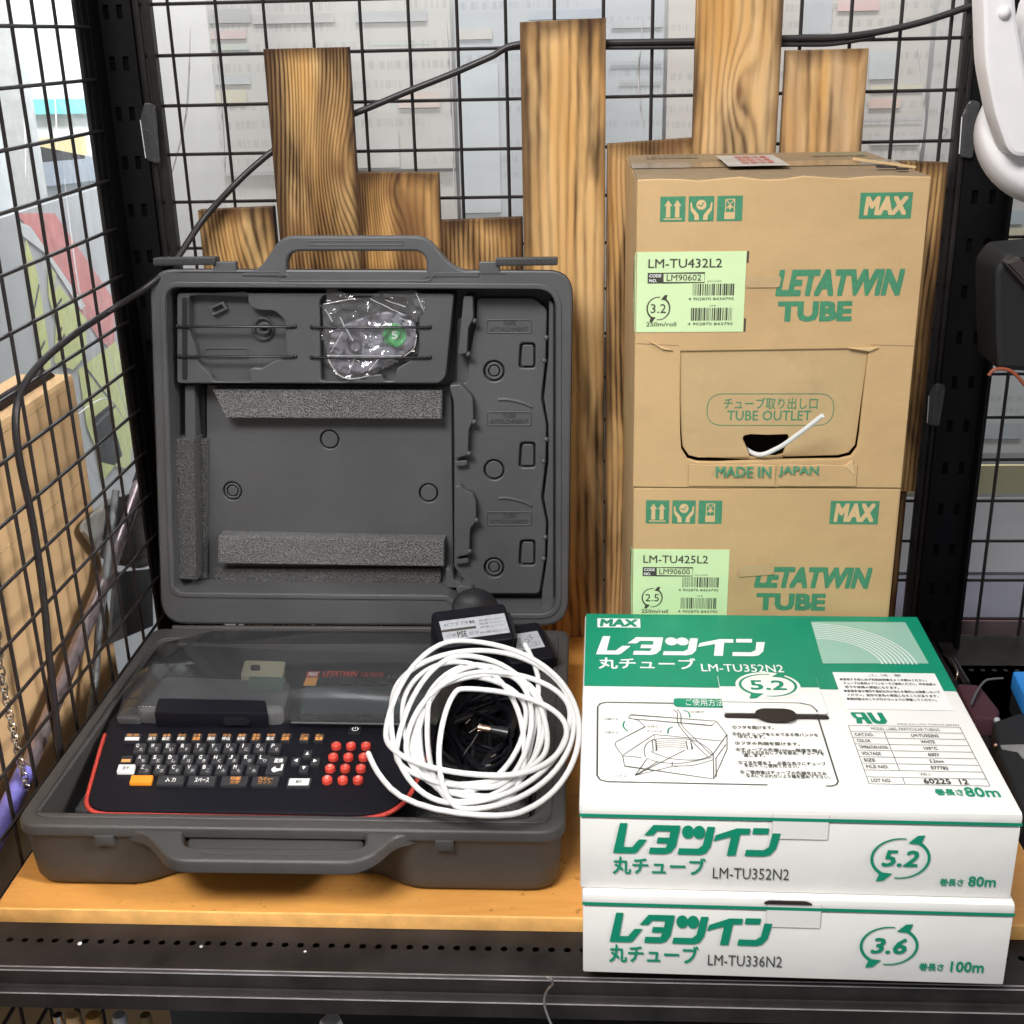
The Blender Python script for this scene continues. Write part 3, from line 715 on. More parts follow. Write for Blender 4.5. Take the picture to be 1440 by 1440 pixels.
# ================================================================== scorched planks in front of the wire panel
YP = 1.338
def plank(px, top, hint, label, y0, zb, seed, burn, pale=None, knots=(), freq=290, lean=0.0, th=0.013):
    xa = at_y(px[0], top[0], y0).x; xb = at_y(px[1], top[1], y0).x
    za = at_y(px[0], top[0], y0).z; zt = at_y(px[1], top[1], y0).z
    kn = [(at_y(k[0], k[1], y0).x, at_y(k[0], k[1], y0).z, k[2], k[3]) for k in knots]
    kw = {'pale': pale} if pale else {}
    m = wood_mat('scorched_wood', seed, burn, freq, kn, (xa, xb, min(za, zt)), **kw)
    mb = MB(); F = lambda a, b, h: Vector((a, y0+th-h, b))
    mb.plate([[(xa+0.0005-lean, zb), (xb-0.0005-lean, zb), (xb-0.0005, zt), (xa+0.0005, za)]], 0, th, F, m, bev=0.0012, bottom=True)
    return one(mb, 'plank', label, 'plank', 'scorched planks standing behind the case and boxes')
LT = (0.77, 0.51, 0.24)
plank((277, 384), (296, 291), 0, 'short dark scorched plank at the left end, behind the left lid latch', YP+0.004, 0.0, 1.3, 0.50, knots=[(330, 290, 0.022, 0.016)], freq=150)
plank((369, 490), (69, 66), 0, 'tall heavily scorched plank with a knot, left of the lid handle', YP, 0.0, 2.2, 0.62, knots=[(478, 240, 0.020, 0.020), (420, 330, 0.03, 0.010)], freq=230)
plank((499, 617), (243, 243), 0, 'short orange scorched plank with a small knot, behind the lid handle', YP+0.001, 0.0, 3.1, 0.45, pale=(0.72, 0.42, 0.16), knots=[(548, 268, 0.014, 0.02), (580, 330, 0.05, 0.018)], freq=190)
plank((618, 735), (311, 306), 0, 'shortest scorched plank, right of the lid handle', YP+0.002, 0.0, 4.4, 0.62, pale=(0.70, 0.42, 0.17), freq=200)
plank((730, 853), (31, 25), 0, 'tall pale plank with dark vertical burn streaks, right of the lid', YP-0.0015, 0.0, 5.6, 0.34, pale=LT, freq=90)
plank((853, 978), (203, 194), 0, 'plank with a knotty top edge between the tall pale plank and the upper carton', YP+0.003, 0.0, 6.2, 0.46, pale=LT, knots=[(945, 205, 0.03, 0.03)], freq=160)
plank((980, 1105), (-30, -34), 0, 'tallest pale plank, running out of the top behind the upper carton', YP-0.0005, 0.0, 7.5, 0.28, pale=(0.74, 0.52, 0.28), knots=[(1040, 130, 0.012, 0.02)], freq=110)
plank((1105, 1223), (71, 68), 0, 'medium pale plank right of the tallest plank, behind the upper carton', YP+0.001, 0.0, 8.7, 0.22, pale=(0.72, 0.50, 0.28), freq=90)
zj = at_y(1290, 694, YP).z
plank((1224, 1335), (226, 229), 0, 'dark plank showing right of the upper carton, over a joint', YP+0.004, zj+0.0006, 9.4, 0.60, freq=190)
plank((1224-38, 1276), (694, 694), 0, 'dark plank showing right of the lower carton, under a joint', YP+0.004, 0.0, 10.1, 0.55, freq=190)

# ================================================================== cartons and white boxes
def yawframe(x, y, z, yaw):
    u = Vector((cos(yaw), sin(yaw), 0)); d = Vector((-sin(yaw), cos(yaw), 0)); return Vector((x, y, z)), u, d
UP = Vector((0, 0, 1))
LOGO = [  # the slanted katakana wordmark: strokes in a 100 x 22 field
    [[(4, 22), (1, 0)], 5.2], ]
def wordmark(mb, F, x0, y0, x1, y1, h, m):
    """レタツイン as thick slanted strokes; (0..100, 0..20) mapped to the box"""
    kx = (x1-x0)/100; ky = (y1-y0)/20
    def P(pts, hh=0.0): mb.flat([[(x0+(a)*kx, y0+b*ky) for a, b in pts]], h+hh, F, m)
    # re
    P([(4, 20), (8.5, 20), (6.2, 4.2), (11.5, 4.2), (15.5, 9.4), (20.5, 9.4), (14.5, 0.9), (13, 0), (0, 0)][:])
    # ta
    P([(18.5, 12.2), (24, 19.2), (40, 19.2), (37.8, 5.5), (35, 1.2), (32, 0), (21.5, 0), (22.2, 4.2), (31.5, 4.2), (32.8, 7.2), (26, 7.2), (26.8, 11), (33.6, 11), (34.1, 15.2), (26.2, 15.2), (23.8, 12.2)])
    # tsu: two dots and a hook
    mb.flat([circ(x0+44.6*kx, y0+15*ky, 3.6*kx, 18, 4.4*ky)], h, F, m); mb.flat([circ(x0+51.2*kx, y0+15*ky, 3.6*kx, 18, 4.4*ky)], h+0.00004, F, m)
    P([(56, 18.8), (60.6, 18.8), (58.4, 5.5), (55.8, 1.2), (52.5, 0), (38.8, 0), (39.6, 4.2), (51, 4.2), (53.6, 6.4)])
    # i
    P([(59.8, 9.2), (61.2, 13.4), (73.5, 18.2), (81.5, 18.2), (80.9, 14.2), (75.6, 14.2), (73.4, 0), (68.2, 0), (70.2, 12.6)])
    # n
    P([(82.6, 14.6), (83.2, 18.6), (92.5, 18.6), (91.9, 14.6)])
    P([(94.6, 15.4), (99.6, 15.4), (97.2, 5.2), (94, 1.0), (90.6, 0), (78.8, 0), (79.5, 4.2), (90, 4.2), (92.9, 6.4)])
def ringmark(mb, F, cx, cy, rx, ry, num, h, m, wd=None, bold=0.02, shear=0.18, tw=0.6, th=0.42):
    """a size number inside two chasing arrows"""
    wd = wd or rx*0.11
    for a0 in (0, pi):
        pts = [(cx+rx*cos(a0+a), cy+ry*sin(a0+a)) for a in [(-1.72 + 2.72*i/22) for i in range(23)]]
        vs = []
        for i, p in enumerate(pts):
            k = 0.45+0.75*(i/22); q = Vector((p[0]-cx, p[1]-cy)); q.normalize()
            vs += [F(p[0]+q.x*wd*k*0.5, p[1]+q.y*wd*k*0.5, h), F(p[0]-q.x*wd*k*0.5, p[1]-q.y*wd*k*0.5, h)]
        mb.add(vs, [(2*i, 2*i+1, 2*i+3, 2*i+2) for i in range(22)], m)
        s = 1 if a0 == 0 else -1
        tri = [(cx+s*rx*0.22, cy+s*ry*0.78), (cx+s*rx*0.66, cy+s*ry*0.72), (cx+s*rx*0.78, cy+s*ry*1.20), (cx+s*rx*0.52, cy+s*ry*1.16)]
        mb.flat([tri], h+0.00003, F, m)
    mb.text(num, cx-rx*tw, cy-ry*th, cx+rx*tw, cy+ry*th, h, F, m, bold, shear)
def barcode(mb, F, x0, y0, x1, y1, h, m, seed):
    r = random.Random(seed); x = x0
    while x < x1:
        w = r.choice((0.0004, 0.0004, 0.0008, 0.0013)); mb.flat([rect(x, y0, min(x+w, x1), y1)], h, F, m); x += w + r.choice((0.0006, 0.0009, 0.0012))

def handling_marks(mb, F, px0, px1, py0, py1, h):
    """three green squares: two arrows up, hands round a globe, wrapped parcel"""
    a = F.px(px0, py1, h); b = F.px(px1, py0, h); s = (b.x-a.x)/3.26
    for i in range(3):
        x = a.x+i*s*1.13; y = a.y; sy = (b.y-a.y)
        P = lambda u, v: (x+u*s, y+v*sy)
        mb.flat([rect(x, y, x+s, y+sy)], h, F.w, 'carton_ink'); hh = h+0.0001; m = 'torn_paper'
        if i == 0:
            for cx in (0.32, 0.68):
                mb.flat([[P(cx-0.09, 0.17), P(cx+0.09, 0.17), P(cx+0.08, 0.62), P(cx+0.16, 0.62), P(cx, 0.86), P(cx-0.16, 0.62), P(cx-0.08, 0.62)]], hh, F.w, m)
            mb.flat([rect(*P(0.14, 0.08), *P(0.86, 0.13))], hh, F.w, m)
        elif i == 1:
            mb.flat([circ(*P(0.5, 0.66), 0.2*s, 18, 0.2*sy)], hh, F.w, m)
            mb.stroke([P(0.36, 0.66), P(0.5, 0.6), P(0.6, 0.75)], 0.04*s, hh+0.0001, F.w, 'carton_ink')
            for sg in (-1, 1):
                q = lambda u, v: P(0.5+sg*u, v)
                pts = [q(0.08, 0.06), q(0.26, 0.06), q(0.27, 0.24), q(0.42, 0.44), q(0.44, 0.74), q(0.38, 0.76), q(0.34, 0.54), q(0.24, 0.44), q(0.10, 0.26)]
                mb.flat([pts if sg > 0 else list(reversed(pts))], hh, F.w, m)
        else:
            mb.flat([rect(*P(0.29, 0.08), *P(0.71, 0.36))], hh, F.w, m)
            for l in ([(0.33, 0.88), (0.33, 0.36)], [(0.68, 0.88), (0.68, 0.36)], [(0.36, 0.84), (0.5, 0.66), (0.66, 0.5)], [(0.66, 0.84), (0.5, 0.66), (0.36, 0.5)], [(0.36, 0.86), (0.66, 0.86)]):
                mb.stroke([P(*k) for k in l], 0.035*s, hh, F.w, m)
            mb.flat([[P(0.5, 0.44), P(0.58, 0.56), P(0.5, 0.64), P(0.42, 0.56)]], hh, F.w, m)

BX, BY, BWD, BHT, BYAW = 0.0474, 1.0950, 0.2454, 0.2790, -0.0205
BD = 0.238
def carton_sticker(parent, FF, q, size, code, name, side_face, num_seed, mark=False):
    """pale green label wrapped round the left edge; q = photo pixels (x0, y0, x1, y1)"""
    x0, y0, x1, y1 = q
    a = FF.px(x0, y1); b = FF.px(x1, y0); A = Vector((0.0008, a.y))
    t = MB(); t.plate([rect(A.x, A.y, b.x, b.y)], 0.0, 0.0005, FF.w, 'label_green')
    if mark:
        for (p1, p2) in (((b.x+0.0005, b.y-0.010), (b.x+0.0020, b.y)), ((b.x+0.0005, A.y), (b.x+0.0020, A.y+0.012))):
            t.flat([rect(*p1, *p2)], 0.0004, FF.w, 'dark_ink')
    # the part that turns the corner
    t.plate([[(0.0, 0.012+A.y-A.y), (0.034, 0), (0.034, b.y-A.y), (0.0, b.y-A.y-0.012)]], 0.0, 0.0005, lambda u, v, h: side_face.w(side_face_len-0.034+u, A.y+v, h), 'label_green')
    st = t.build('green_label', parent, smooth=0)
    m = MB(); Wd = b.x-A.x; Hd = b.y-A.y
    X = lambda u: A.x+u*Wd
    Y = lambda v: A.y+v*Hd
    k = 'dark_ink'; h = 0.0008
    m.text(name, X(0.105), Y(0.805), X(0.78), Y(0.915), h, FF.w, k, 0.004)
    m.flat([rect(X(0.10), Y(0.615), X(0.245), Y(0.745))], h, FF.w, k)
    m.text('CODE', X(0.115), Y(0.69), X(0.225), Y(0.728), h+0.0002, FF.w, 'white_ink', 0.02); m.text('NO.', X(0.115), Y(0.63), X(0.185), Y(0.668), h+0.0002, FF.w, 'white_ink', 0.02)
    m.stroke([(X(0.245), Y(0.622)), (X(0.625), Y(0.622)), (X(0.625), Y(0.74)), (X(0.245), Y(0.74))], 0.0007, h, FF.w, k, closed=True)
    m.text(code, X(0.275), Y(0.645), X(0.595), Y(0.722), h, FF.w, k, 0.003)
    r = 0.105*Wd; ringmark(m, FF.w, X(0.205), Y(0.30), r, r*1.02, size, h, k, wd=r*0.13, bold=0.0, shear=0.0, tw=0.68, th=0.40)
    m.text('250m/roll', X(0.095), Y(0.075), X(0.375), Y(0.128), h, FF.w, k, 0.004)
    barcode(m, FF.w, X(0.52), Y(0.46), X(0.90), Y(0.605), h, k, num_seed); barcode(m, FF.w, X(0.51), Y(0.145), X(0.89), Y(0.305), h, k, num_seed+1)
    for j, yy in enumerate((0.40, 0.085)): m.text('4 902870 843' + '479'[j:] + '5', X(0.48), Y(yy), X(0.90), Y(yy+0.035), h, FF.w, 'grey_ink')
    m.text('JAN-CODE', X(0.65), Y(0.625), X(0.78), Y(0.645), h, FF.w, 'grey_ink'); m.text('ITF', X(0.68), Y(0.32), X(0.74), Y(0.34), h, FF.w, 'grey_ink')
    m.build('label_print', st, smooth=0)
    sm = MB(); S = lambda u, v, h: side_face.w(side_face_len-0.034+u, A.y+v, h)
    sm.text(name, 0.004, Hd*0.45, 0.015, Hd*0.85, h, lambda a_, b_, h_: S(a_, b_, h_), k, 0.01)
    ringmark(sm, S, 0.020, Hd*0.26, 0.009, 0.014, size, h, k, bold=0.0, shear=0.0)
    sm.build('label_print', st, smooth=0)
    return st
side_face_len = BD
def carton(z0, hgt, yaw, dx, dy, label):
    o, u, d = yawframe(BX+dx, BY+dy, z0, yaw); d = Vector((-0.006, 1, 0)).normalized()
    t = thing('carton', label, 'carton', tuple(o+u*BWD/2+d*BD/2), 'brown tube cartons')
    FF = Face(o, u, UP); FS = Face(o+d*BD, -d, UP); FT = Face(o+UP*hgt, u, d)
    return t, o, u, d, FF, FS, FT

# ---- lower carton
t, o, u, d, FF, FS, FT = carton(0.0, 0.2785, BYAW, 0.0006, 0.0, 'brown tube carton with green label 2.5, under the other carton')
mb = MB(); T = lambda p: o + u*p.x + d*p.y + UP*p.z
mb.box((0, 0, 0.001), (BWD, BD, 0.2785), 'cardboard', T)
mb.build('carton_body', t, smooth=0, bevel=0.0022)
mb = MB(); handling_marks(mb, FF, 908, 1016, 704, 736, 0.0002); mb.build('handling_marks', t, smooth=0); mb = MB()
a = FF.px(1166, 737); b = FF.px(1237, 704.5); mb.flat([rect(a.x, a.y, b.x, b.y)], 0.0002, FF.w, 'carton_ink')
mb.text('MAX', a.x+0.0045, a.y+0.0035, b.x-0.004, b.y-0.0035, 0.0003, FF.w, 'torn_paper', 0.045, 0.12); mb.build('maker_mark', t, smooth=0); mb = MB()
tpx(mb, FF, 'LETATWIN', (1062, 825), (1223, 826), 799, 'carton_ink', 0.0002, 0.05, 0.2)
tpx(mb, FF, 'TUBE', (1065, 857), (1158, 857), 836, 'carton_ink', 0.0002, 0.055)
mb.build('carton_print', t, smooth=0)
mb = MB(); c = FF.px(1062, 803); mb.plate([rpoly([(c.x-0.016, c.y-0.006), (c.x+0.017, c.y-0.003), (c.x+0.018, c.y+0.006), (c.x-0.014, c.y+0.007)], 0.002, 2)], 0.0004, 0.0011, FF.w, 'cardboard_flap'); mb.build('tape_scrap', t, smooth=0)
carton_sticker(t, FF, (883, 773, 1026, 868), '2.5', 'LM90600', 'LM-TU425L2', FS, 31)

# ---- upper carton: hatch cut out of the front
t, o, u, d, FF, FS, FT = carton(0.2792, 0.2784, BYAW, 0.0, -0.001, 'brown tube carton with cut hatch and green label 3.2, upper of the stack')
T = lambda p: o + u*p.x + d*p.y + UP*p.z
H2 = 0.2784; mb = MB()
mb.box((0, 0.0045, 0), (0.004, BD, H2-0.002), 'cardboard', T); mb.box((BWD-0.004, 0.0045, 0), (BWD, BD, H2-0.002), 'cardboard', T)
mb.box((0.0042, BD-0.004, 0), (BWD-0.0042, BD, H2-0.002), 'cardboard', T); mb.box((0.0042, 0.0045, 0), (BWD-0.0042, BD-0.0042, 0.004), 'cardboard', T)
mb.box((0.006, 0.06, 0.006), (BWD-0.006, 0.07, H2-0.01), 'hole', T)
mb.build('carton_body', t, smooth=0, bevel=0.0008)
# front panel with the U-shaped cut
q = lambda x, y: tuple(FF.px(x, y))
cut = [q(957, 494), q(956, 560), q(956.5, 610), q(958, 632), q(967, 646), q(981, 650), q(1010, 650.5), q(1092, 647), q(1180, 646), q(1197, 642), q(1206, 630), q(1209, 610), q(1214, 560), q(1222, 490)]
mb = MB()
wav = [(BWD*i/14, H2+0.0012*sin(i*1.7)+0.0006*sin(i*4.1)) for i in range(14, -1, -1)]
mb.plate([[(0, 0.0), (BWD*0.3, -0.0006), (BWD*0.6, 0.0003), (BWD, 0.0)]+wav, cut], -0.0045, 0.0, FF.w, 'cardboard', bev=0.0008, bottom=True)
mb.build('front_panel', t, smooth=30)
mb = MB()
hole = [q(1047, 615), q(1056, 613), q(1080, 614), q(1108, 613), q(1111, 618), q(1103, 642), q(1100, 646), q(1056, 647), q(1049, 628), q(1045, 620)]
mb.plate([[q(955, 486), q(956, 560), q(958, 608), q(960, 630), q(969, 643), q(983, 646.5), q(1092, 645.5), q(1180, 643), q(1195, 639), q(1204, 628), q(1207, 608), q(1213, 560), q(1223, 484)], hole], -0.0075, -0.0018, lambda a, b, h: FF.w(a, b, h - 0.0035*max(0, (q(1000, 500)[1]-b))/0.09), 'cardboard_flap', bev=0.0007, bottom=True)
fl = mb.build('outlet_hatch', t, smooth=30)
mb = MB()
FH = lambda a, b, h: FF.w(a, b, h - 0.0018 - 0.0035*max(0, (q(1000, 500)[1]-b))/0.09)
a = q(994, 600); b = q(1175, 555); r = (b[1]-a[1])/2
mb.stroke(rpoly(rect(*a, *b), r*0.98, 8), 0.0007, 0.0002, FH, 'carton_ink', closed=True)
a = q(1018, 577); b = q(1151, 561); mb.text('チューブ取り出し口', a[0], a[1], b[0], b[1]+0.0004, 0.0002, FH, 'carton_ink', 0.006)
a = q(1023, 593); b = q(1142, 579); mb.text('TUBE OUTLET', a[0], a[1], b[0], b[1], 0.0002, FH, 'carton_ink', 0.006)
mb.build('hatch_print', fl, smooth=0)
# bottom strip bulging forward, torn in the middle
mb = MB()
for (x0, x1, s) in ((968, 1091, 1), (1093.5, 1206, -1)):
    a = q(x0, 683); b = q(x1, 652); n = 8
    top = [(a[0]+(b[0]-a[0])*i/n, b[1]-0.0008+0.0006*sin(i*2.1+s)) for i in range(n+1)]
    mb.plate([[(a[0], a[1]), (b[0], a[1])]+top[::-1]], 0.0003, 0.0012, lambda X, Y, h, a=a, b=b: FF.w(X, Y, h+0.0022*sin(pi*min(1, max(0, (Y-a[1])/(b[1]-a[1]))))), 'cardboard', bev=0.0004)
st = mb.build('torn_strip', t, smooth=30)
mb = MB(); FS2 = lambda X, Y, h: FF.w(X, Y, h+0.0012+0.0022*sin(pi*min(1, max(0, (Y-q(1000, 683)[1])/(q(1000, 652)[1]-q(1000, 683)[1])))))
a = q(1006, 668.5); b = q(1084, 655.5); mb.text('MADE IN', a[0], a[1], b[0], b[1], 0.0002, FS2, 'carton_ink', 0.022, 0.05)
a = q(1094, 668); b = q(1151, 655); mb.text('JAPAN', a[0], a[1], b[0], b[1], 0.0002, FS2, 'carton_ink', 0.022, 0.05)
mb.build('strip_print', st, smooth=0)
for pts in ([(1186, 655), (1199, 646), (1202, 668), (1193, 660)], [(915, 480), (930, 487), (946, 492), (932, 491)], [(1193, 489), (1235, 488), (1222, 494)]):
    mb = MB(); mb.plate([[q(*p) for p in pts]], 0.0003, 0.0022, FF.w, 'torn_paper', bev=0.0006); mb.build('torn_patch', t, smooth=30)
c = q(1072, 396); mb = MB(); mb.plate([rpoly([(c[0]-0.014, c[1]-0.005), (c[0]+0.015, c[1]-0.005), (c[0]+0.016, c[1]+0.0045), (c[0]-0.014, c[1]+0.006)], 0.002, 2)], 0.0003, 0.0010, FF.w, 'cardboard_flap'); mb.build('tape_scrap', t, smooth=30)
mb = MB(); handling_marks(mb, FF, 928, 1045, 275, 312, 0.0002); mb.build('handling_marks', t, smooth=0); mb = MB()
a = FF.px(1207.5, 308); b = FF.px(1284, 270); mb.flat([rect(a.x, a.y, b.x, b.y)], 0.0002, FF.w, 'carton_ink')
mb.text('MAX', a.x+0.0045, a.y+0.0040, b.x-0.004, b.y-0.0040, 0.0003, FF.w, 'torn_paper', 0.045, 0.12); mb.build('maker_mark', t, smooth=0); mb = MB()
tpx(mb, FF, 'LETATWIN', (1092, 415), (1268, 413), 382, 'carton_ink', 0.0002, 0.05, 0.2)
tpx(mb, FF, 'TUBE', (1095, 451), (1195, 450), 426, 'carton_ink', 0.0002, 0.055)
mb.build('carton_print', t, smooth=0)
carton_sticker(t, FF, (896, 353, 1050, 467), '3.2', 'LM90602', 'LM-TU432L2', FS, 51, mark=True)
mb = MB(); a = q(893, 483); b = q(955, 486); mb.stroke([(0.001, a[1]), (b[0], b[1])], 0.0006, 0.0002, FF.w, 'tape'); mb.build('score_line', t, smooth=0)
mb = MB(); a = q(1224, 485); mb.stroke([a, (BWD-0.001, a[1]-0.001)], 0.0006, 0.0002, FF.w, 'tape'); mb.build('score_line', t, smooth=0)
# lid flaps on top
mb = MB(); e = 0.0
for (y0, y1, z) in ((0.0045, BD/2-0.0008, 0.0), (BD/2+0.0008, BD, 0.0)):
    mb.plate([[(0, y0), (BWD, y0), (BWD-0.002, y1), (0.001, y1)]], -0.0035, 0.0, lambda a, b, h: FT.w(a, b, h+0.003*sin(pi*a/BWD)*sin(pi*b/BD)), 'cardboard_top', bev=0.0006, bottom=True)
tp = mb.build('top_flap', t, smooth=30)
FU = lambda a, b, h: FT.w(a, b, h+0.0012+0.003*sin(pi*a/BWD)*sin(pi*b/BD))
mb = MB(); mb.flat([[(0.0, BD/2-0.026), (BWD, BD/2-0.024), (BWD, BD/2+0.024), (0.0, BD/2+0.025)]], -0.0004, FU, 'tape'); mb.build('packing_tape', tp, smooth=0)
mb = MB(); mb.flat([[(0.085, 0.07), (0.140, 0.07), (0.140, 0.175), (0.085, 0.175)]], 0.0003, FU, plain('grey_notice', (0.46, 0.43, 0.40), 0.5))
for i in range(3): mb.text('取扱注意', 0.100, 0.09+i*0.026, 0.130, 0.108+i*0.026, 0.0007, FU, 'red_ink', 0.01)
mb.text('LETATWIN', 0.018, 0.185, 0.068, 0.200, 0.0003, FU, 'dark_ink', 0.03, 0.2); mb.text('LETATWIN TUBE', 0.180, 0.182, 0.232, 0.196, 0.0003, FU, 'carton_ink', 0.03)
mb.build('top_print', tp, smooth=0)
mb = MB()
for (x, y, w) in ((0.212, 0.05, 0.018), (0.226, 0.035, 0.010)):
    mb.plate([rpoly(rect(x, y, x+w, y+0.008), 0.002, 2)], 0.0004, 0.0016, FU, 'hole')
mb.plate([[(0.205, 0.12), (0.207, 0.122), (BWD, 0.052), (BWD, 0.05)]], 0.0002, 0.0022, FU, 'torn_paper')
mb.build('corner_tear', tp, smooth=0)
# white tube end poking out of the hatch
p0 = FF.w(*q(1030, 636), -0.060); p1 = FF.w(*q(1062, 641), -0.006); p2 = FF.px(1092, 631, 0.006); p3 = FF.px(1126, 608, 0.020); p4 = FF.px(1157, 584, 0.032)
mb = MB(); pts = spline([p0, p1, FF.w(*p2, 0.006), FF.w(*p3, 0.020), FF.w(*p4, 0.032)], 8)
mb.tube(pts, 0.0022, 'tube', 10)
one(mb, 'tube_end', 'thin white tube poking out of the hatch of the upper carton', 'tube')

# ---- the two flat white boxes
AW, AD, AH, AYAW = 0.3176, 0.3223, 0.0741, -0.0163
def white_box(x, y, z0, yaw, label):
    o, u, d = yawframe(x, y, z0, yaw)
    t = thing('white_box', label, 'box', tuple(o+u*AW/2+d*AD/2), 'flat white tube boxes')
    FF = Face(o, u, UP); FT = Face(o+UP*AH, u, d); FL = Face(o+d*AD, -d, UP)
    T = lambda p: o + u*p.x + d*p.y + UP*p.z
    mb = MB(); mb.box((0.0008, 0.0008, 0.0003), (AW-0.0008, AD-0.0008, AH-0.012), 'white_paper', T); mb.build('box_tray', t, smooth=30, bevel=0.0015)
    mb = MB(); mb.box((0, 0, AH-0.0116), (AW, AD, AH), 'white_paper', T); 
    return t, o, u, d, FF, FT, mb.build('box_lid', t, smooth=35, bevel=0.0036)
def front_print(t, FF, px, num, model, length, tab, yshift=0.0, notch=False):
    mb = MB(); h = 0.0003
    a = FF.px(*px['wm0']); b = FF.px(*px['wm1']); wordmark(mb, FF.w, a.x, a.y, b.x, b.y, h, 'green_ink')
    a = FF.px(*px['jp0']); b = FF.px(*px['jp1']); mb.text('丸チューブ', a.x, a.y, b.x, b.y, h, FF.w, 'green_ink', 0.02)
    a = FF.px(*px['md0']); b = FF.px(*px['md1']); mb.text(model, a.x, a.y, b.x, b.y, h, FF.w, 'grey_ink', 0.0)
    c = FF.px(*px['rc']); ringmark(mb, FF.w, c.x, c.y, 0.0205, 0.0172, num, h, 'green_ink', tw=0.62, th=0.40)
    a = FF.px(*px['ln0']); b = FF.px(*px['ln1']); mb.text('巻長さ', a.x, a.y, b.x, b.y, h, FF.w, 'green_ink', 0.03)
    a = FF.px(*px['lg0']); b = FF.px(*px['lg1']); mb.text(length, a.x, a.y, b.x, b.y, h, FF.w, 'green_ink', 0.02)
    y = AH-0.0085-yshift; mb.flat([rect(0.0004, y-0.0014, AW-0.0004, y+0.0014)], h, FF.w, 'green_ink')
    mb.build('front_print', t, smooth=0)
    # tuck tab
    mb = MB(); a = FF.px(*tab[0]); b = FF.px(*tab[1]); 
    mb.plate([rpoly(rect(a.x, a.y, b.x, AH-0.004), 0.0015, 2)], 0.0, 0.00012, FF.w, 'white_paper'); tb = mb.build('tuck_tab', t, smooth=30)
    m2 = MB()
    for xx in (a.x, b.x): m2.stroke([(xx, a.y), (xx, AH-0.004)], 0.00035, 0.0002, FF.w, 'tab_line')
    m2.stroke([(a.x, a.y), (b.x, a.y)], 0.00035, 0.0002, FF.w, 'tab_line')
    m2.build('tab_print', tb, smooth=0)
# lower box, slightly proud of the upper one
t, o, u, d, FF, FT, lid = white_box(-0.0008, 0.7655, 0.0, AYAW, 'flat white tube box marked 3.6, underneath the box marked 5.2')
front_print(t, FF, dict(wm0=(857, 1324), wm1=(1088, 1289), jp0=(857, 1352), jp1=(982, 1331), md0=(995, 1357), md1=(1100, 1345), rc=(1250, 1330), ln0=(1292, 1364), ln1=(1327, 1355), lg0=(1336, 1366), lg1=(1384, 1353)), '3.6', 'LM-TU336N2', '100m', ((1077, 1303), (1154, 1290)))
mb = MB(); c = FF.px(1110, 1256); cc = [(c.x-0.021+0.042*i/10, AH+0.0004-0.0085*sin(pi*i/10)**0.6) for i in range(11)]
a0 = FF.px(1110, 1252)
mb.plate([rpoly([(c.x-0.019, AH-0.0038), (c.x-0.015, AH-0.0012), (c.x+0.013, AH-0.0012), (c.x+0.018, AH-0.0038)], 0.002, 3)], 0.0, 0.0014, FF.w, 'hole')
mb.build('thumb_notch', t, smooth=0)
# upper box
t, o, u, d, FF, FT, lid = white_box(-0.0027, 0.7712, AH+0.0003, AYAW, 'flat white tube box with green top marked 5.2, upper of the two')
front_print(t, FF, dict(wm0=(862, 1199), wm1=(1100, 1162), jp0=(862, 1228), jp1=(992, 1207), md0=(1002, 1235), md1=(1110, 1222), rc=(1266, 1207), ln0=(1321, 1245), ln1=(1355, 1236), lg0=(1361, 1246), lg1=(1401, 1233)), '5.2', 'LM-TU352N2', '80m', ((1085, 1179), (1165, 1165)))
# top print
q = lambda x, y: tuple(FT.px(x, y))
h = 0.0004; mb = MB(); w = FT.w
yb = q(900, 966)[1]; xr = AW-0.0012
mb.flat([[(0.0012, yb), (xr, yb), (xr, AD-0.0012), (0.0012, AD-0.0012)]], h, w, 'green_ink')
mb.build('green_band', lid, smooth=0)
mb = MB(); h = 0.0007
a = q(840, 883); b = q(900, 871); mb.flat([rect(*a, *b)], h, w, 'white_ink'); mb.text('MAX', a[0]+0.003, a[1]+0.0025, b[0]-0.003, b[1]-0.0025, h+0.0002, w, 'green_ink', 0.04, 0.1)
a = q(838, 921); b = q(1075, 898); wordmark(mb, w, *a, *b, h, 'white_ink')
a = q(842, 941); b = q(977, 927); mb.text('丸チューブ', *a, *b, h, w, 'white_ink', 0.015)
a = q(987, 945); b = q(1100, 936); mb.text('LM-TU352N2', *a, *b, h, w, 'white_ink', 0.005)
# photo of coiled tubes, pale
P0, P1, P2, P3 = q(1157, 934), q(1306, 934), q(1273, 876), q(1140, 875)
mb.flat([[P0, P1, P2, P3]], h, w, 'pale_green_ink')
for i in range(9):
    f = i/8; pts = []
    for k in range(19):
        s = k/18; X = P3[0]+(P2[0]-P3[0])*s*(0.52+0.40*f)/1.0
        a_ = s*pi/2
        xx = P3[0]+(P1[0]-P3[0])*(0.55+0.33*f)*sin(a_); yy = P0[1]+(P3[1]-P0[1])*(0.58+0.36*f)*cos(a_)
        pts.append((xx, yy))
    mb.stroke(pts, 0.0011, h+0.0002, w, 'white_ink')
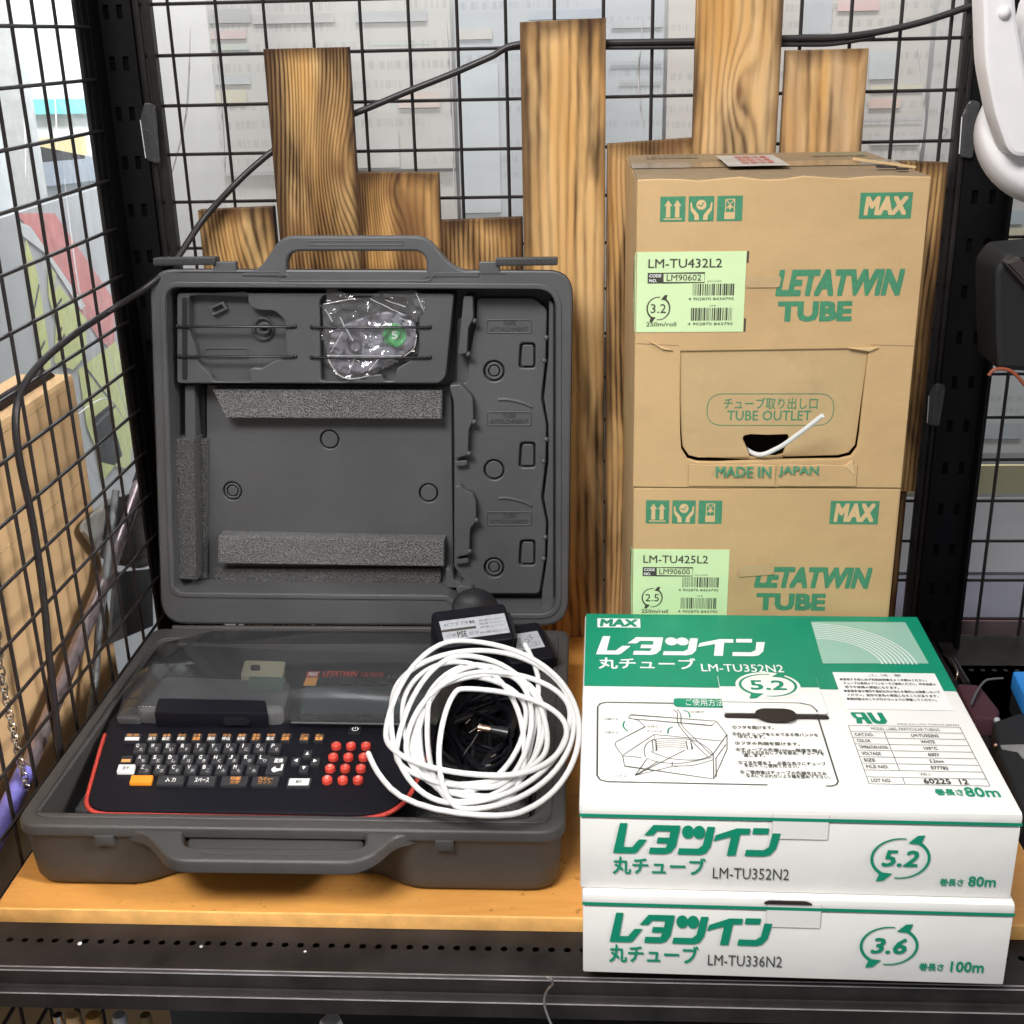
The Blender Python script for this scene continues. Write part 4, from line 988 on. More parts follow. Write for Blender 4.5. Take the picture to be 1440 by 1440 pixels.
# caution panel
c4 = [q(1189, 998), q(1340, 998), q(1313, 948), q(1168, 946)]
x0 = c4[0][0]; x1 = c4[1][0]; y0 = c4[0][1]; y1 = c4[2][1]
mb.flat([rect(x0, y0, x1, y1)], h, w, 'white_ink')
mb.text('⚠ 注  意', (x0+x1)/2-0.014, y1-0.0075, (x0+x1)/2+0.014, y1-0.003, h+0.0003, w, 'grey_ink')
cl = ['●使用する前に必ず取扱説明書をよくお読みください。', '  チューブは専用のプリンターでご使用ください。印字品質の', '  低下や故障の原因になります。', '●高温多湿な場所や直射日光の当たる場所には保管しないで', '  ください。変形や変色の原因になることがあります。', '●開封後はほこりが付かないように保管してください。']
for i, s in enumerate(cl): mb.text(s.strip(), x0+0.004+(0.002 if s[0] == ' ' else 0), y1-0.0155-i*0.0068, x0+0.004+(x1-x0-0.008)*min(1, len(s)/27), y1-0.0112-i*0.0068, h+0.0003, w, 'grey_ink', 0.02, 0, 0, 1)
# recognised-component mark
a = q(1201, 1018); sx = 0.0262; sy = 0.0175
def RU(pts): mb.flat([[(a[0]+p*sx, a[1]+r*sy) for p, r in pts]], h, w, 'green_ink')
RU([(0.02, 1.0), (0.44, 1.0), (0.56, 0.0), (0.40, 0.0), (0.36, 0.36), (0.28, 0.36), (0.26, 0.0), (0.08, 0.0), (0.12, 0.42), (0.05, 0.55), (0.0, 0.85)])
mb.flat([[(a[0]+p*sx, a[1]+r*sy) for p, r in [(0.14, 0.82), (0.30, 0.82), (0.33, 0.55), (0.17, 0.55)]]], h+0.0002, w, 'white_paper')
RU([(0.50, 1.0), (0.66, 1.0), (0.72, 0.34), (0.80, 0.22), (0.86, 0.34), (0.82, 1.0), (0.98, 1.0), (1.04, 0.22), (0.94, 0.0), (0.70, 0.0), (0.58, 0.16)])
# data table
tx0, ty0 = q(1222, 1103); tx1, _ = q(1392, 1106); _, ty1 = q(1195, 1021)
rows = ['MODEL LABEL PARTICULAR TUBING', ('CAT.NO.', 'LM-TU352N2'), ('COLOR', 'WHITE'), ('TEMPERATURE RATING', '105°C'), ('VOLTAGE', '600V'), ('SIZE', '5.2mm'), ('FILE NO.', 'E77782'), 'VW-1', ('LOT NO.', '60225  12')]
rh = (ty1-ty0)/len(rows)
for i in range(len(rows)+1): mb.stroke([(tx0, ty1-i*rh), (tx1, ty1-i*rh)], 0.0005, h, w, 'light_ink')
for xx in (tx0, tx1): mb.stroke([(xx, ty0), (xx, ty1)], 0.0005, h, w, 'light_ink')
xm = tx0+(tx1-tx0)*0.30
for (ra, rb) in ((1, 7), (8, 9)): mb.stroke([(xm, ty1-ra*rh), (xm, ty1-rb*rh)], 0.0005, h, w, 'light_ink')
for i, r in enumerate(rows):
    yb_ = ty1-(i+1)*rh+rh*0.28; yt = yb_+rh*0.46
    if isinstance(r, str): L = len(r)*0.00185; mb.text(r, (tx0+tx1)/2-L/2, yb_, (tx0+tx1)/2+L/2, yt, h, w, 'light_ink')
    else:
        mb.text(r[0], tx0+0.0025, yb_, tx0+0.0025+min(0.022, len(r[0])*0.0021), yt, h, w, 'light_ink', 0.02)
        big = r[0] == 'LOT NO.'; L = len(r[1])*(0.0036 if big else 0.0021)
        mb.text(r[1], (xm+tx1)/2-L/2, yb_-(rh*0.1 if big else 0), (xm+tx1)/2+L/2, yt+(rh*0.15 if big else 0), h, w, 'dark_ink' if big else 'light_ink', 0.02)
mb.text('MAX CO.,LTD. TOKYO JAPAN', tx0+(tx1-tx0)*0.45, ty1+0.0015, tx1, ty1+0.0045, h, w, 'light_ink')
a = q(1317, 1119); b = q(1352, 1111); mb.text('巻長さ', *a, *b, h, w, 'green_ink', 0.03)
a = q(1360, 1121); b = q(1401, 1109); mb.text('80m', *a, *b, h, w, 'green_ink', 0.02)
# how-to panel
B = [q(838, 990), q(838, 1098), q(1077, 1108), q(1079, 1125)]
fr = [q(1077, 1124), q(1075, 1108), q(850, 1099)]
fx0 = q(840, 1050)[0]; fy0 = q(900, 1101)[1]; fy1 = q(900, 989)[1]; fx1 = q(1181, 1108)[0]; xt0 = q(1081, 1112)[0]; xt1 = q(1163, 1112)[0]
mb.stroke([(xt0, fy0-0.013), (xt0-0.0005, fy0)]+rpoly([(fx0+0.02, fy0), (fx0, fy0), (fx0, fy1), (fx0+0.02, fy1)], 0.008, 5)[6:-6]+[(fx1-0.03, fy1)] if False else [(xt0, fy0), (fx0+0.008, fy0), (fx0+0.0023, fy0+0.0023), (fx0, fy0+0.008), (fx0, fy1-0.008), (fx0+0.0023, fy1-0.0023), (fx0+0.008, fy1), (fx1-0.012, fy1), (fx1-0.0035, fy1-0.0035), (fx1, fy1-0.012), (fx1, fy0+0.006), (fx1-0.002, fy0+0.002), (fx1-0.006, fy0), (xt1, fy0)], 0.0013, h, w, 'grey_ink')
a = q(948, 994); b = q(1036, 985); mb.flat([rpoly(rect(a[0], a[1]-0.001, b[0], b[1]+0.001), 0.004, 5)], h+0.0001, w, 'green_ink')
mb.text('ご使用方法', a[0]+0.010, a[1]+0.0006, b[0]-0.012, b[1]-0.0004, h+0.0004, w, 'white_ink')
def L(pts, wd=0.0007, m='grey_ink'): mb.stroke([q(820+x*0.2431, 970+y*0.2431) for x, y in pts], wd, h, w, m)
L([(262, 165), (275, 148), (770, 185), (745, 210), (262, 170)]); L([(270, 168), (320, 180), (358, 218), (190, 305), (185, 325), (228, 385), (240, 445), (755, 520), (832, 350), (832, 265), (770, 185)])
L([(228, 385), (340, 395)]); L([(232, 380), (412, 262), (415, 300)]); L([(755, 520), (752, 375), (832, 262)]); L([(770, 510), (768, 400), (825, 320)]); L([(412, 262), (800, 300)])
L(spline([Vector((360, 395)), Vector((355, 340)), Vector((400, 295)), Vector((520, 285)), Vector((650, 300)), Vector((740, 360)), Vector((730, 390)), Vector((640, 410)), Vector((500, 400)), Vector((390, 360))], 5))
for k in range(4): L(spline([Vector((420, 305+k*11)), Vector((520, 298+k*12)), Vector((600, 306+k*12))], 4), 0.0005, 'light_ink')
L(spline([Vector((370, 400)), Vector((430, 420)), Vector((560, 430)), Vector((745, 395))], 5)); L(spline([Vector((520, 445)), Vector((640, 440)), Vector((748, 410))], 5)); L([(400, 290), (405, 360), (425, 356), (420, 294)]); L([(595, 300), (605, 350), (632, 348), (622, 300)]); L([(515, 420), (515, 445), (545, 448)])
L(spline([Vector((520, 118)), Vector((545, 140)), Vector((550, 200)), Vector((620, 290)), Vector((720, 390))], 6)); L(spline([Vector((545, 118)), Vector((565, 150)), Vector((572, 210)), Vector((640, 280)), Vector((745, 385))], 6))
L([(300, 500), (372, 400)]); L([(300, 500), (430, 420)]); L([(300, 500), (590, 352)]); L([(300, 500), (515, 448)])
for arc in ([(240, 185), (232, 215), (258, 245)], [(580, 122), (610, 135), (618, 165)], [(520, 218), (495, 230), (490, 258)]): L(spline([Vector(p) for p in arc], 5), 0.0012, 'green_ink')
for (x, y, s) in ((118, 180, '①開ける'), (118, 258, '⑤閉める'), (620, 138, '④通す'), (370, 222, '②ほどく'), (370, 250, '③入れる'), (160, 512, '①はずす')):
    a = q(820+x*0.2431, 970+y*0.2431); mb.text(s, a[0], a[1], a[0]+0.012, a[1]+0.0038, h, w, 'light_ink')
ins = [('①フタを開けます。', 865, 230, 1100), ('②内のチューブをとめてある帯バンドを', 865, 268, 1355), ('ほどします。', 900, 284, 1050), ('③フタの先端を開けます。', 880, 322, 1250), ('④チューブの先端100mm程度を箱の', 885, 358, 1380), ('穴から引き出しフタを閉め、チューブを', 920, 376, 1390), ('通します。', 930, 393, 1050), ('⑤フタを閉めて、必要な長さにチューブ', 900, 435, 1400), ('を切ってご使用ください。', 935, 452, 1245), ('⑥ご使用後はチューブの先端をはさみ', 910, 490, 1405), ('なのにつぶれないよう箱を閉めて下さい。', 945, 512, 1425)]
for s, x, y, xe in ins:
    a = q(820+x*0.2431, 970+y*0.2431); b = q(820+xe*0.2431, 970+(y-13)*0.2431); mb.text(s, a[0], a[1], b[0], a[1]+0.0052, h, w, 'grey_ink', 0.02, 0, 0, 1)
mb.build('lid_print', lid, smooth=0)
# pressed-in tongue with thumb hole
mb = MB(); tg = [q(1018, 1004), q(1165, 1009), q(1143, 957), q(1007, 956)]
xa, ya = q(1018, 1005); xb, yb2 = q(1165, 1008); _, yt = q(1010, 952)
FTt = lambda a, b, hh: FT.w(a, b, hh + 0.0016*max(0, (yt-b))/(yt-ya))
mb.plate([rpoly([(xa, ya), (xb, ya), (xb, yt), (xa, yt)], [0.003, 0.003, 0, 0], 4)], 0.0003, 0.0012, FTt, 'white_paper', bev=0.0004)
tn = mb.build('lid_tongue', lid, smooth=30)
mb = MB(); g0 = yb
mb.flat([rect(xa+0.0004, max(ya, yb), xb-0.0004, yt)], 0.0015, FTt, 'green_ink')
cx = (xa+xb)/2-0.001; cy = q(1080, 967)[1]
mb.flat([circ(cx, cy, 0.0275, 28, 0.0245)], 0.0018, FTt, 'white_paper')
ringmark(mb, FTt, cx, cy, 0.0235, 0.0200, '5.2', 0.0021, 'green_ink', tw=0.62, th=0.42, shear=0.0)
mb.flat([rect(xa, fy1-0.0004, cx+0.024, fy1+0.0004)], 0.0015, FTt, 'grey_ink')
mb.stroke([(cx+0.024, fy1), (fx1-0.012, fy1), (fx1-0.0035, fy1-0.0035), (fx1, fy1-0.012), (fx1, ya+0.001)], 0.0013, 0.0015, FTt, 'grey_ink')
mb.build('tongue_print', tn, smooth=0)
mb = MB()
mb.flat([rpoly(rect(xa, ya-0.0064, xb, ya-0.0002), 0.0026, 4)], 0.0010, FT.w, 'hole')
mb.flat([rpoly([(cx-0.017, ya-0.0075), (cx-0.008, ya-0.0150), (cx+0.012, ya-0.0150), (cx+0.018, ya-0.0075), (cx+0.016, ya+0.003), (cx+0.010, ya+0.0065), (cx-0.010, ya+0.0065), (cx-0.016, ya+0.002)], 0.005, 4)], 0.0030, FT.w, 'hole')
mb.build('thumb_hole', lid, smooth=0)

# ================================================================== the open case
ZR = 0.066                                  # rim height of the lower shell
case = thing('carrying_case', 'open dark grey moulded case holding the lettering printer, lid leaning back', 'case', (-0.25, 1.05, 0))
Rz = lambda x, y, z=ZR: Vector(at_z(x, y, z)[:2])
FLc, FRc, BRc, BLc = Rz(13, 1160), Rz(791, 1169), Rz(800, 887), Rz(222, 883)
yfr = (FLc.y+FRc.y)/2; ybk = (BLc.y+BRc.y)/2; xl = (FLc.x+BLc.x)/2; xr_ = (FRc.x+BRc.x)/2
# outline of the shell at a height: front wall steps back in the middle, behind the handle
hx0, hx1 = Rz(196, 1165).x, Rz(556, 1165).x
def outline(ins, step, r):
    s = 0.020
    pts = [(xl+ins, yfr+ins), (hx0-s*0.4+0.0, yfr+ins), (hx0+s, yfr+ins+step), (hx1-s, yfr+ins+step), (hx1+s*0.4, yfr+ins), (xr_-ins, yfr+ins), (xr_-ins, ybk-ins), (xl+ins, ybk-ins)]
    return rpoly(pts, [r, 0.015, 0.015, 0.015, 0.015, r, r*0.7, r*0.7], 6)
mb = MB()
rings = []
for (z, ins, st, r) in ((ZR-0.0090, -0.0005, 0.004, 0.021), (ZR-0.0110, 0.0008, 0.010, 0.020), (ZR-0.014, 0.0022, 0.0165, 0.020), (0.030, 0.0030, 0.0175, 0.021), (0.010, 0.0042, 0.0185, 0.022), (0.004, 0.0060, 0.019, 0.024), (0.0012, 0.0090, 0.019, 0.024), (0.0003, 0.015, 0.019, 0.024)):
    rings.append([Vector((p.x, p.y, z)) for p in outline(ins, st, r)])
n = len(rings[0])
vs = [p for r in rings for p in r]; fs = []
for j in range(len(rings)-1):
    for k in range(n): k2 = (k+1) % n; fs.append((j*n+k, (j+1)*n+k, (j+1)*n+k2, j*n+k2))
fs.append(tuple((len(rings)-1)*n+k for k in range(n)))
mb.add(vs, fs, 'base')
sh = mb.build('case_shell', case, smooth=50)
# rim: top plate with the well cut out
mb = MB()
inner = rpoly([tuple(Rz(55, 1141)), tuple(Rz(752, 1150)), tuple(Rz(757, 905)), tuple(Rz(228, 900))], [0.006, 0.014, 0.012, 0.012], 5)
mb.plate([outline(-0.0012, 0.0, 0.022), inner], ZR-0.0095, ZR, W, 'base', bev=0.0026)
mb.plate([outline(0.010, 0.0, 0.016), miter_offset(inner if area2(inner) > 0 else inner[::-1], -0.0035)], ZR-0.004, ZR+0.0016, W, 'base', bev=0.0012)
mb.build('rim', case, smooth=50)
# well: inner walls and floor
mb = MB(); inn = [Vector(p) for p in inner]
if area2(inn) < 0: inn.reverse()
n = len(inn); low = miter_offset(inn, 0.006)
vs = [Vector((p.x, p.y, ZR-0.001)) for p in inn] + [Vector((p.x, p.y, 0.006)) for p in low]
mb.add(vs, [(k, (k+1) % n, n+(k+1) % n, n+k) for k in range(n)] + [tuple(n+k for k in range(n))], 'case_inner')
mb.build('well', case, smooth=40)
# foam blocks in the well
for (pp, z, nm) in (([(62, 1137), (128, 1140), (205, 1040), (150, 1035)], 0.030, 'foam_dark'), ([(560, 1148), (745, 1150), (745, 1085), (620, 1085)], 0.020, 'foam_dark')):
    mb = MB(); mb.plate([[tuple(at_z(x, y, z)[:2]) for x, y in pp]], 0.0065, z, W, nm, bev=0.002); mb.build('foam_block', case, smooth=30)
mb = MB(); mb.plate([rpoly([tuple(at_z(x, y, ZR-0.012)[:2]) for x, y in ((135, 1052), (215, 1052), (232, 1000), (166, 1000))], 0.004, 3)], 0.007, ZR-0.012, W, 'case_dark', bev=0.002); mb.build('cradle_block', case, smooth=30)
# handle half of the lower shell
zh = ZR-0.0035
G = lambda x, y, z=zh: tuple(at_z(x, y, z)[:2])
mb = MB()
out = rpoly([G(165, 1160), G(180, 1166), G(205, 1172), G(232, 1203), G(250, 1210), G(498, 1213), G(527, 1201), G(556, 1176), G(585, 1170), G(600, 1164)], [0, .006, .010, .010, .008, .008, .010, .012, .006, 0], 5)
hol = rpoly([G(256, 1160), G(514, 1163), G(514, 1193), G(258, 1191)], [0.013, 0.013, 0.012, 0.012], 6)
mb.plate([out, hol], zh-0.0115, zh, W, 'base', bev=0.0026, bottom=True)
hd = mb.build('handle', case, smooth=50)
mb = MB(); a = G(283, 1200); b = G(466, 1202)
mb.plate([rpoly([(a[0], a[1]-0.0017), (b[0], b[1]-0.0017), (b[0], b[1]+0.0017), (a[0], a[1]+0.0017)], 0.0015, 3)], zh-0.001, zh+0.0010, W, 'base', bev=0.0008); mb.build('grip_rib', hd, smooth=40)
mb = MB(); mb.plate([rpoly([G(262, 1163), G(510, 1165), G(510, 1190), G(263, 1189)], 0.010, 4)], zh-0.012, zh-0.0085, W, 'base', bev=0.001); mb.build('grip_web', hd, smooth=40)
for (x0, x1, y) in ((133, 159, 1170), (612, 638, 1181)):
    mb = MB(); a = at_y(x0, y, yfr-0.001); b = at_y(x1, y, yfr-0.001)
    mb.box((a.x, yfr-0.0035, ZR-0.018), (b.x, yfr+0.004, ZR-0.0085), 'base'); mb.build('latch_catch', case, smooth=30, bevel=0.001)

# ---- the lid
LEAN = radians(6.2)
HY, HZ = ybk+0.004, ZR+0.003
vU, vV, vN = Vector((1, 0, 0)), Vector((0, sin(LEAN), cos(LEAN))), Vector((0, -cos(LEAN), sin(LEAN)))
LO = Vector((0, HY, HZ))
FLid = Face(LO, vU, vV)
def Lq(x, y, d=0.0): return tuple(FLid.px(x, y, d))
def Z1(pts, d): return [Lq(180+x*0.45833, 310+y*0.45833, d) for x, y in pts]
lw = FLid.w
lid = 'lid'
outer = rpoly([Lq(210, 378), Lq(806, 380), Lq(799, 880), Lq(227, 877)], [0.026, 0.026, 0.030, 0.030], 7)
well = rpoly([Lq(234, 405), Lq(781, 408), Lq(781, 862), Lq(664, 862), Lq(629, 836), Lq(247, 832)], [0.014, 0.020, 0.018, 0.004, 0.004, 0.010], 6)
DF = -0.050
mb = MB()
ring = [Vector(p) for p in outer]
if area2(ring) < 0: ring.reverse()
n = len(ring)
lv = [(-0.0005, 0.0), (-0.006, 0.0), (-0.0062, 0.0022), (-0.036, 0.0045), (-0.047, 0.008), (-0.051, 0.014), (-0.0525, 0.022)]
vs = []
for (d, ins) in lv: vs += [lw(p.x, p.y, d) for p in miter_offset(ring, ins)]
fs = []
for j in range(len(lv)-1):
    for k in range(n): k2 = (k+1) % n; fs.append((j*n+k, (j+1)*n+k, (j+1)*n+k2, j*n+k2))
fs.append(tuple((len(lv)-1)*n+k for k in range(n)))
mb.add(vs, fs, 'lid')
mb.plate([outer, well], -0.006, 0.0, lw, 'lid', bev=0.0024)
lid_o = mb.build('lid', case, smooth=45)
# raised bead round the well and the wall of the well
mb = MB()
wl = [Vector(p) for p in well]
if area2(wl) < 0: wl.reverse()
big = miter_offset(wl, -0.0065); small = wl
mb.plate([big, miter_offset(wl, -0.0012)], -0.002, 0.0014, lw, 'lid', bev=0.0009)
n = len(wl); low = miter_offset(wl, 0.0035)
mb.add([lw(p.x, p.y, -0.0008) for p in wl] + [lw(p.x, p.y, DF) for p in low], [(k, (k+1) % n, n+(k+1) % n, n+k) for k in range(n)] + [tuple(n+k for k in range(n))], 'lid')
mb.build('lid_well', lid_o, smooth=40)
def lplate(name, loops, d0, d1, bev=0.0012, r=0.003, m='lid', smooth=45):
    mb = MB(); L = []
    for lp in loops:
        if isinstance(lp, tuple) and lp[0] == 'raw': L.append(lp[1])
        else: L.append(rpoly(Z1(lp, d1), r, 3))
    mb.plate(L, d0, d1, lw, m, bev=bev); return mb.build(name, lid_o, smooth=smooth)
def zc(x, y, rx, d, n=22): c = Lq(180+x*0.45833, 310+y*0.45833, d); s = rx*0.45833/1325; return ('raw', circ(c[0], c[1], s, n))
# tray along the top with two pockets
d1 = -0.010
pa = [(186, 232), (366, 222), (370, 262), (395, 275), (450, 277), (480, 305), (487, 420), (455, 428), (405, 455), (392, 450), (370, 455), (373, 476), (380, 494), (262, 494), (254, 472), (218, 440), (206, 385), (188, 335)]
pb = [(588, 240), (610, 226), (870, 240), (893, 300), (893, 415), (822, 455), (820, 492), (785, 492), (780, 470), (670, 486), (668, 494), (592, 494)]
lplate('accessory_tray', [[(150, 222), (1000, 224), (975, 478), (955, 500), (150, 500)], pa, pb], DF, d1, 0.0014, 0.004)
lplate('tray_floor', [[(160, 226), (985, 226), (965, 496), (160, 496)]], DF, d1-0.0125, 0.001)
lplate('pocket_post', [zc(412, 333, 36, d1-0.0085), zc(416, 331, 27, d1-0.0085)], d1-0.0127, d1-0.0085, 0.0008, m='case_dark')
lplate('pocket_post', [zc(420, 330, 17, d1-0.004), zc(420, 330, 11, d1-0.004)], d1-0.0125, d1-0.002, 0.0006)
lplate('pocket_rib', [[(247, 268), (293, 248), (305, 272), (260, 294)], [(256, 272), (287, 258), (295, 270), (263, 284)]], d1-0.0126, d1-0.006, 0.0006, 0.0012)
lplate('pocket_rib', [[(372, 455), (394, 450), (410, 462), (408, 492), (374, 492)]], d1-0.0126, d1-0.001, 0.0008, 0.002)
lplate('channel_shade', [[(166, 236), (182, 236), (182, 490), (166, 490)]], d1-0.002, d1+0.0006, 0.0002, m='black_matt')  # black strip standing in for the shade in a channel
lplate('name_frame', [[(234, 391), (368, 391), (368, 424), (234, 424)], [(238, 394), (364, 394), (364, 421), (238, 421)]], d1-0.0126, d1-0.0112, 0.0003, 0.002)
# right-hand panel with bosses
dp = -0.028
holes = [zc(1123, 462, 33, dp), zc(1123, 765, 33, dp), zc(1123, 1065, 33, dp)] + [[(1203, y-40), (1250, y-40), (1250, y+38), (1198, y+38)] for y in (415, 720, 1020)]
lplate('side_panel', [[(1070, 238), (1245, 238), (1286, 272), (1282, 420), (1268, 545), (1284, 625), (1282, 740), (1268, 850), (1284, 925), (1280, 1035), (1262, 1145), (1060, 1145), (1000, 1062), (1002, 505), (1040, 498), (1048, 410), (1068, 310)]] + holes, DF, dp, 0.0014, 0.004)
for y in (462, 765, 1065):
    lplate('boss', [zc(1123, y, 27, dp)] + ([zc(1123, y, 19, dp)] if y != 765 else []), dp-0.0098, dp-0.0016, 0.0006)
for y in (415, 720, 1020):
    lplate('boss', [[(1210, y-33), (1244, y-33), (1244, y+31), (1206, y+31)]], dp-0.0098, dp-0.0012, 0.0006, 0.0025)
lplate('panel_floor', [[(1010, 300), (1275, 300), (1275, 1130), (1010, 1130)]], DF, dp-0.010, 0.0)
for y in (462, 765, 1065):
    if y != 765: lplate('boss', [zc(1123, y, 15, dp)], dp-0.0098, dp-0.0022, 0.0006)
for y in (555, 858):
    mb = MB(); pts = [Lq(180+x*0.45833, 310+(y+dy)*0.45833, dp) for x, dy in ((1136, -6), (1160, -7), (1190, -2), (1218, 6), (1240, 17))]
    mb.tube([lw(p[0], p[1], dp-0.0002) for p in spline([Vector((*p, 0)) for p in pts], 5)], 0.0021, 'lid', 8); mb.build('curved_rib', lid_o)
for y, s in ((325, 'TAPE\nATTACHMENT'), (608, 'TUBE\nATTACHMENT'), (915, 'TUBE\nATTACHMENT')):
    lplate('name_frame', [[(1099, y-22), (1238, y-22), (1238, y+22), (1099, y+22)], [(1103, y-18), (1234, y-18), (1234, y+18), (1103, y+18)]], dp-0.0004, dp+0.0010, 0.0004, 0.002)
    mb = MB(); a = Z1([(1112, y+16)], dp)[0]; b = Z1([(1228, y-17)], dp)[0]; mb.text(s, *a, *b, dp+0.0008, lw, 'case_dark', 0.01); mb.build('embossed_name', lid_o, smooth=0)
# stepped ribs between tray, bay and panel
lplate('step_rib', [[(1030, 232), (1058, 232), (1060, 300), (1044, 330), (1040, 408), (1012, 412)]], DF, -0.012, 0.001, 0.002)
lplate('step_rib', [[(985, 505), (1022, 503), (1058, 542), (1060, 612), (1046, 640), (1043, 720), (1002, 732), (1000, 560)]], DF, -0.014, 0.0012, 0.003)
lplate('step_rib', [[(1002, 738), (1042, 735), (1042, 752), (1004, 756)]], DF, -0.020, 0.0012, 0.003)
lplate('step_rib', [[(1002, 815), (1020, 812), (1030, 826), (1058, 838), (1068, 860), (1068, 925), (1050, 945), (1047, 1025), (1003, 1035)]], DF, -0.014, 0.0012, 0.003)
lplate('step_rib', [[(1003, 1040), (1046, 1034), (1046, 1052), (1004, 1056)]], DF, -0.020, 0.0012, 0.003)
lplate('step_rib', [[(1004, 1130), (1020, 1118), (1058, 1128), (1062, 1160), (1040, 1172), (1022, 1160)]], DF, -0.012, 0.0012, 0.003)
lplate('step_rib', [[(975, 1065), (995, 1072), (1000, 1105), (1025, 1112), (1020, 1128), (975, 1128)]], DF, -0.018, 0.0012, 0.003)
lplate('edge_strip', [[(1292, 244), (1306, 256), (1306, 1205), (1268, 1205), (1270, 1150), (1286, 1040), (1290, 925), (1276, 850), (1290, 740), (1290, 625), (1276, 545), (1290, 420)]], DF, -0.016, 0.0012, 0.002)
lplate('edge_strip', [[(174, 505), (204, 505), (208, 668), (174, 668)]], DF, -0.022, 0.0012, 0.002)
lplate('edge_strip', [[(208, 505), (236, 508), (244, 1060), (212, 1060)]], DF, -0.041, 0.001, 0.002, m='black_matt')
for (x, y) in ((1063, 308), (1044, 410), (1062, 618), (1046, 715), (1069, 920), (1048, 1015), (1283, 360), (1277, 430), (1283, 672), (1275, 738), (1280, 972), (1275, 1038)):
    mb = MB(); p = Lq(180+x*0.45833, 310+y*0.45833, -0.016); mb.sphere(lw(p[0], p[1], -0.016), 0.0030, 'lid', 10, 6); mb.build('snap_nub', lid_o)
# bay for the printer top
db = -0.0400
lplate('bay_floor', [[(240, 505), (992, 510), (998, 1060), (975, 1135), (250, 1135), (244, 1065)], zc(618, 672, 31, db), zc(320, 830, 31, db), zc(922, 836, 31, db)], DF, db, 0.0012, 0.003)
for bx_, by_ in ((618, 672), (320, 830), (922, 836)):
    lplate('boss', [zc(bx_, by_, 26, db)] + ([zc(bx_, by_, 20, db)] if bx_ == 320 else []), DF, db-0.0010, 0.0006)
lplate('boss', [zc(320, 830, 16, db)], DF, db-0.0016, 0.0006)
# foam strips
def foam(pts, d0, d1, m): lplate('foam_strip', [pts], d0, d1, 0.0012, 0.0008, m, 30)
foam([(258, 518), (965, 521), (962, 610), (300, 606)], db, -0.021, 'foam')
foam([(275, 968), (970, 982), (970, 1062), (276, 1053)], db, -0.018, 'foam')
foam([(262, 1068), (962, 1068), (958, 1138), (272, 1136)], db, -0.032, 'foam_dark')
foam([(134, 670), (204, 672), (210, 1104), (148, 1100)], DF, -0.011, 'foam_mid')
foam([(206, 672), (244, 672), (244, 1098), (212, 1104)], DF, -0.034, 'foam_dark')
# elastic retaining rods
for (x0, x1, y) in ((150, 512, 326), (155, 513, 418), (563, 926, 328), (562, 926, 421)):
    mb = MB(); a = Lq(180+x0*0.45833, 310+y*0.45833, -0.008); b = Lq(180+x1*0.45833, 310+y*0.45833, -0.008)
    mb.tube([lw(a[0], a[1], -0.0095), lw(a[0]+0.003, a[1], -0.008), lw((a[0]+b[0])/2, (a[1]+b[1])/2, -0.0078), lw(b[0]-0.003, b[1], -0.008), lw(b[0], b[1], -0.0095)], 0.00135, 'black', 8)
    for e in (a, b): mb.sphere(lw(e[0], e[1], -0.0105), 0.0026, 'black', 8, 5)
    mb.build('retaining_rod', lid_o)
# handle of the lid and its two latches
mb = MB()
ho = rpoly(Z1([(345, 175), (352, 158), (404, 148), (460, 64), (490, 47), (895, 47), (926, 62), (985, 130), (1018, 150), (1082, 160), (1082, 178)], 0.0), [0, .004, .012, .014, .012, .012, .014, .014, .012, .004, 0], 6)
hh = rpoly(Z1([(486, 94), (916, 94), (916, 185), (486, 185)], 0.0), 0.017, 7)
mb.plate([ho, hh], -0.013, 0.0006, lw, 'lid', bev=0.0024, bottom=True)
hd = mb.build('handle', lid_o, smooth=50)
mb = MB(); mb.plate([rpoly(Z1([(553, 62), (846, 62), (846, 77), (553, 77)], 0.0), 0.0015, 3), rpoly(Z1([(557, 65), (842, 65), (842, 74), (557, 74)], 0.0), 0.001, 3)], 0.0, 0.0014, lw, 'lid', bev=0.0003); mb.build('grip_rib', hd, smooth=40)
mb = MB(); mb.plate([rpoly(Z1([(466, 155), (470, 183), (920, 183), (940, 160), (1160, 160), (1160, 163), (944, 164), (924, 188), (466, 188), (460, 160), (150, 158), (150, 155)], 0.0), 0.0008, 2)], 0.0, 0.0011, lw, 'lid', bev=0.0003); mb.build('moulded_bead', lid_o, smooth=40)
for (x0, x1, x2, x3, y) in ((80, 268, 262, 330, 112), (1128, 1318, 1078, 1140, 113)):
    mb = MB(); a, b = Z1([(x0, y+27), (x1, y)], 0.002); mb.plate([rpoly(rect(a[0], a[1], b[0], b[1]), 0.0015, 2)], -0.014, 0.004, lw, 'case_dark', bev=0.001)
    nn = 30
    for i in range(nn):
        xx = a[0]+(b[0]-a[0])*(i+0.5)/nn; mb.plate([rect(xx-0.0007, a[1]+0.0015, xx+0.0007, b[1]-0.0012)], 0.0038, 0.0050, lw, 'case_dark', bev=0.0003)
    lt = mb.build('latch', lid_o, smooth=40)
    mb = MB(); a, b = Z1([(x2, y+48), (x3, y+14)], 0.0); mb.plate([rpoly(rect(a[0], a[1], b[0], b[1]), 0.001, 2)], -0.010, 0.001, lw, 'lid', bev=0.0008); mb.build('latch_hinge', lt, smooth=40)
# hinge rod between the halves
mb = MB(); mb.tube([(xl+0.02, HY-0.001, ZR-0.001), (xr_-0.03, HY-0.001, ZR-0.001)], 0.0035, 'case_inner', 10); mb.build('hinge', case)

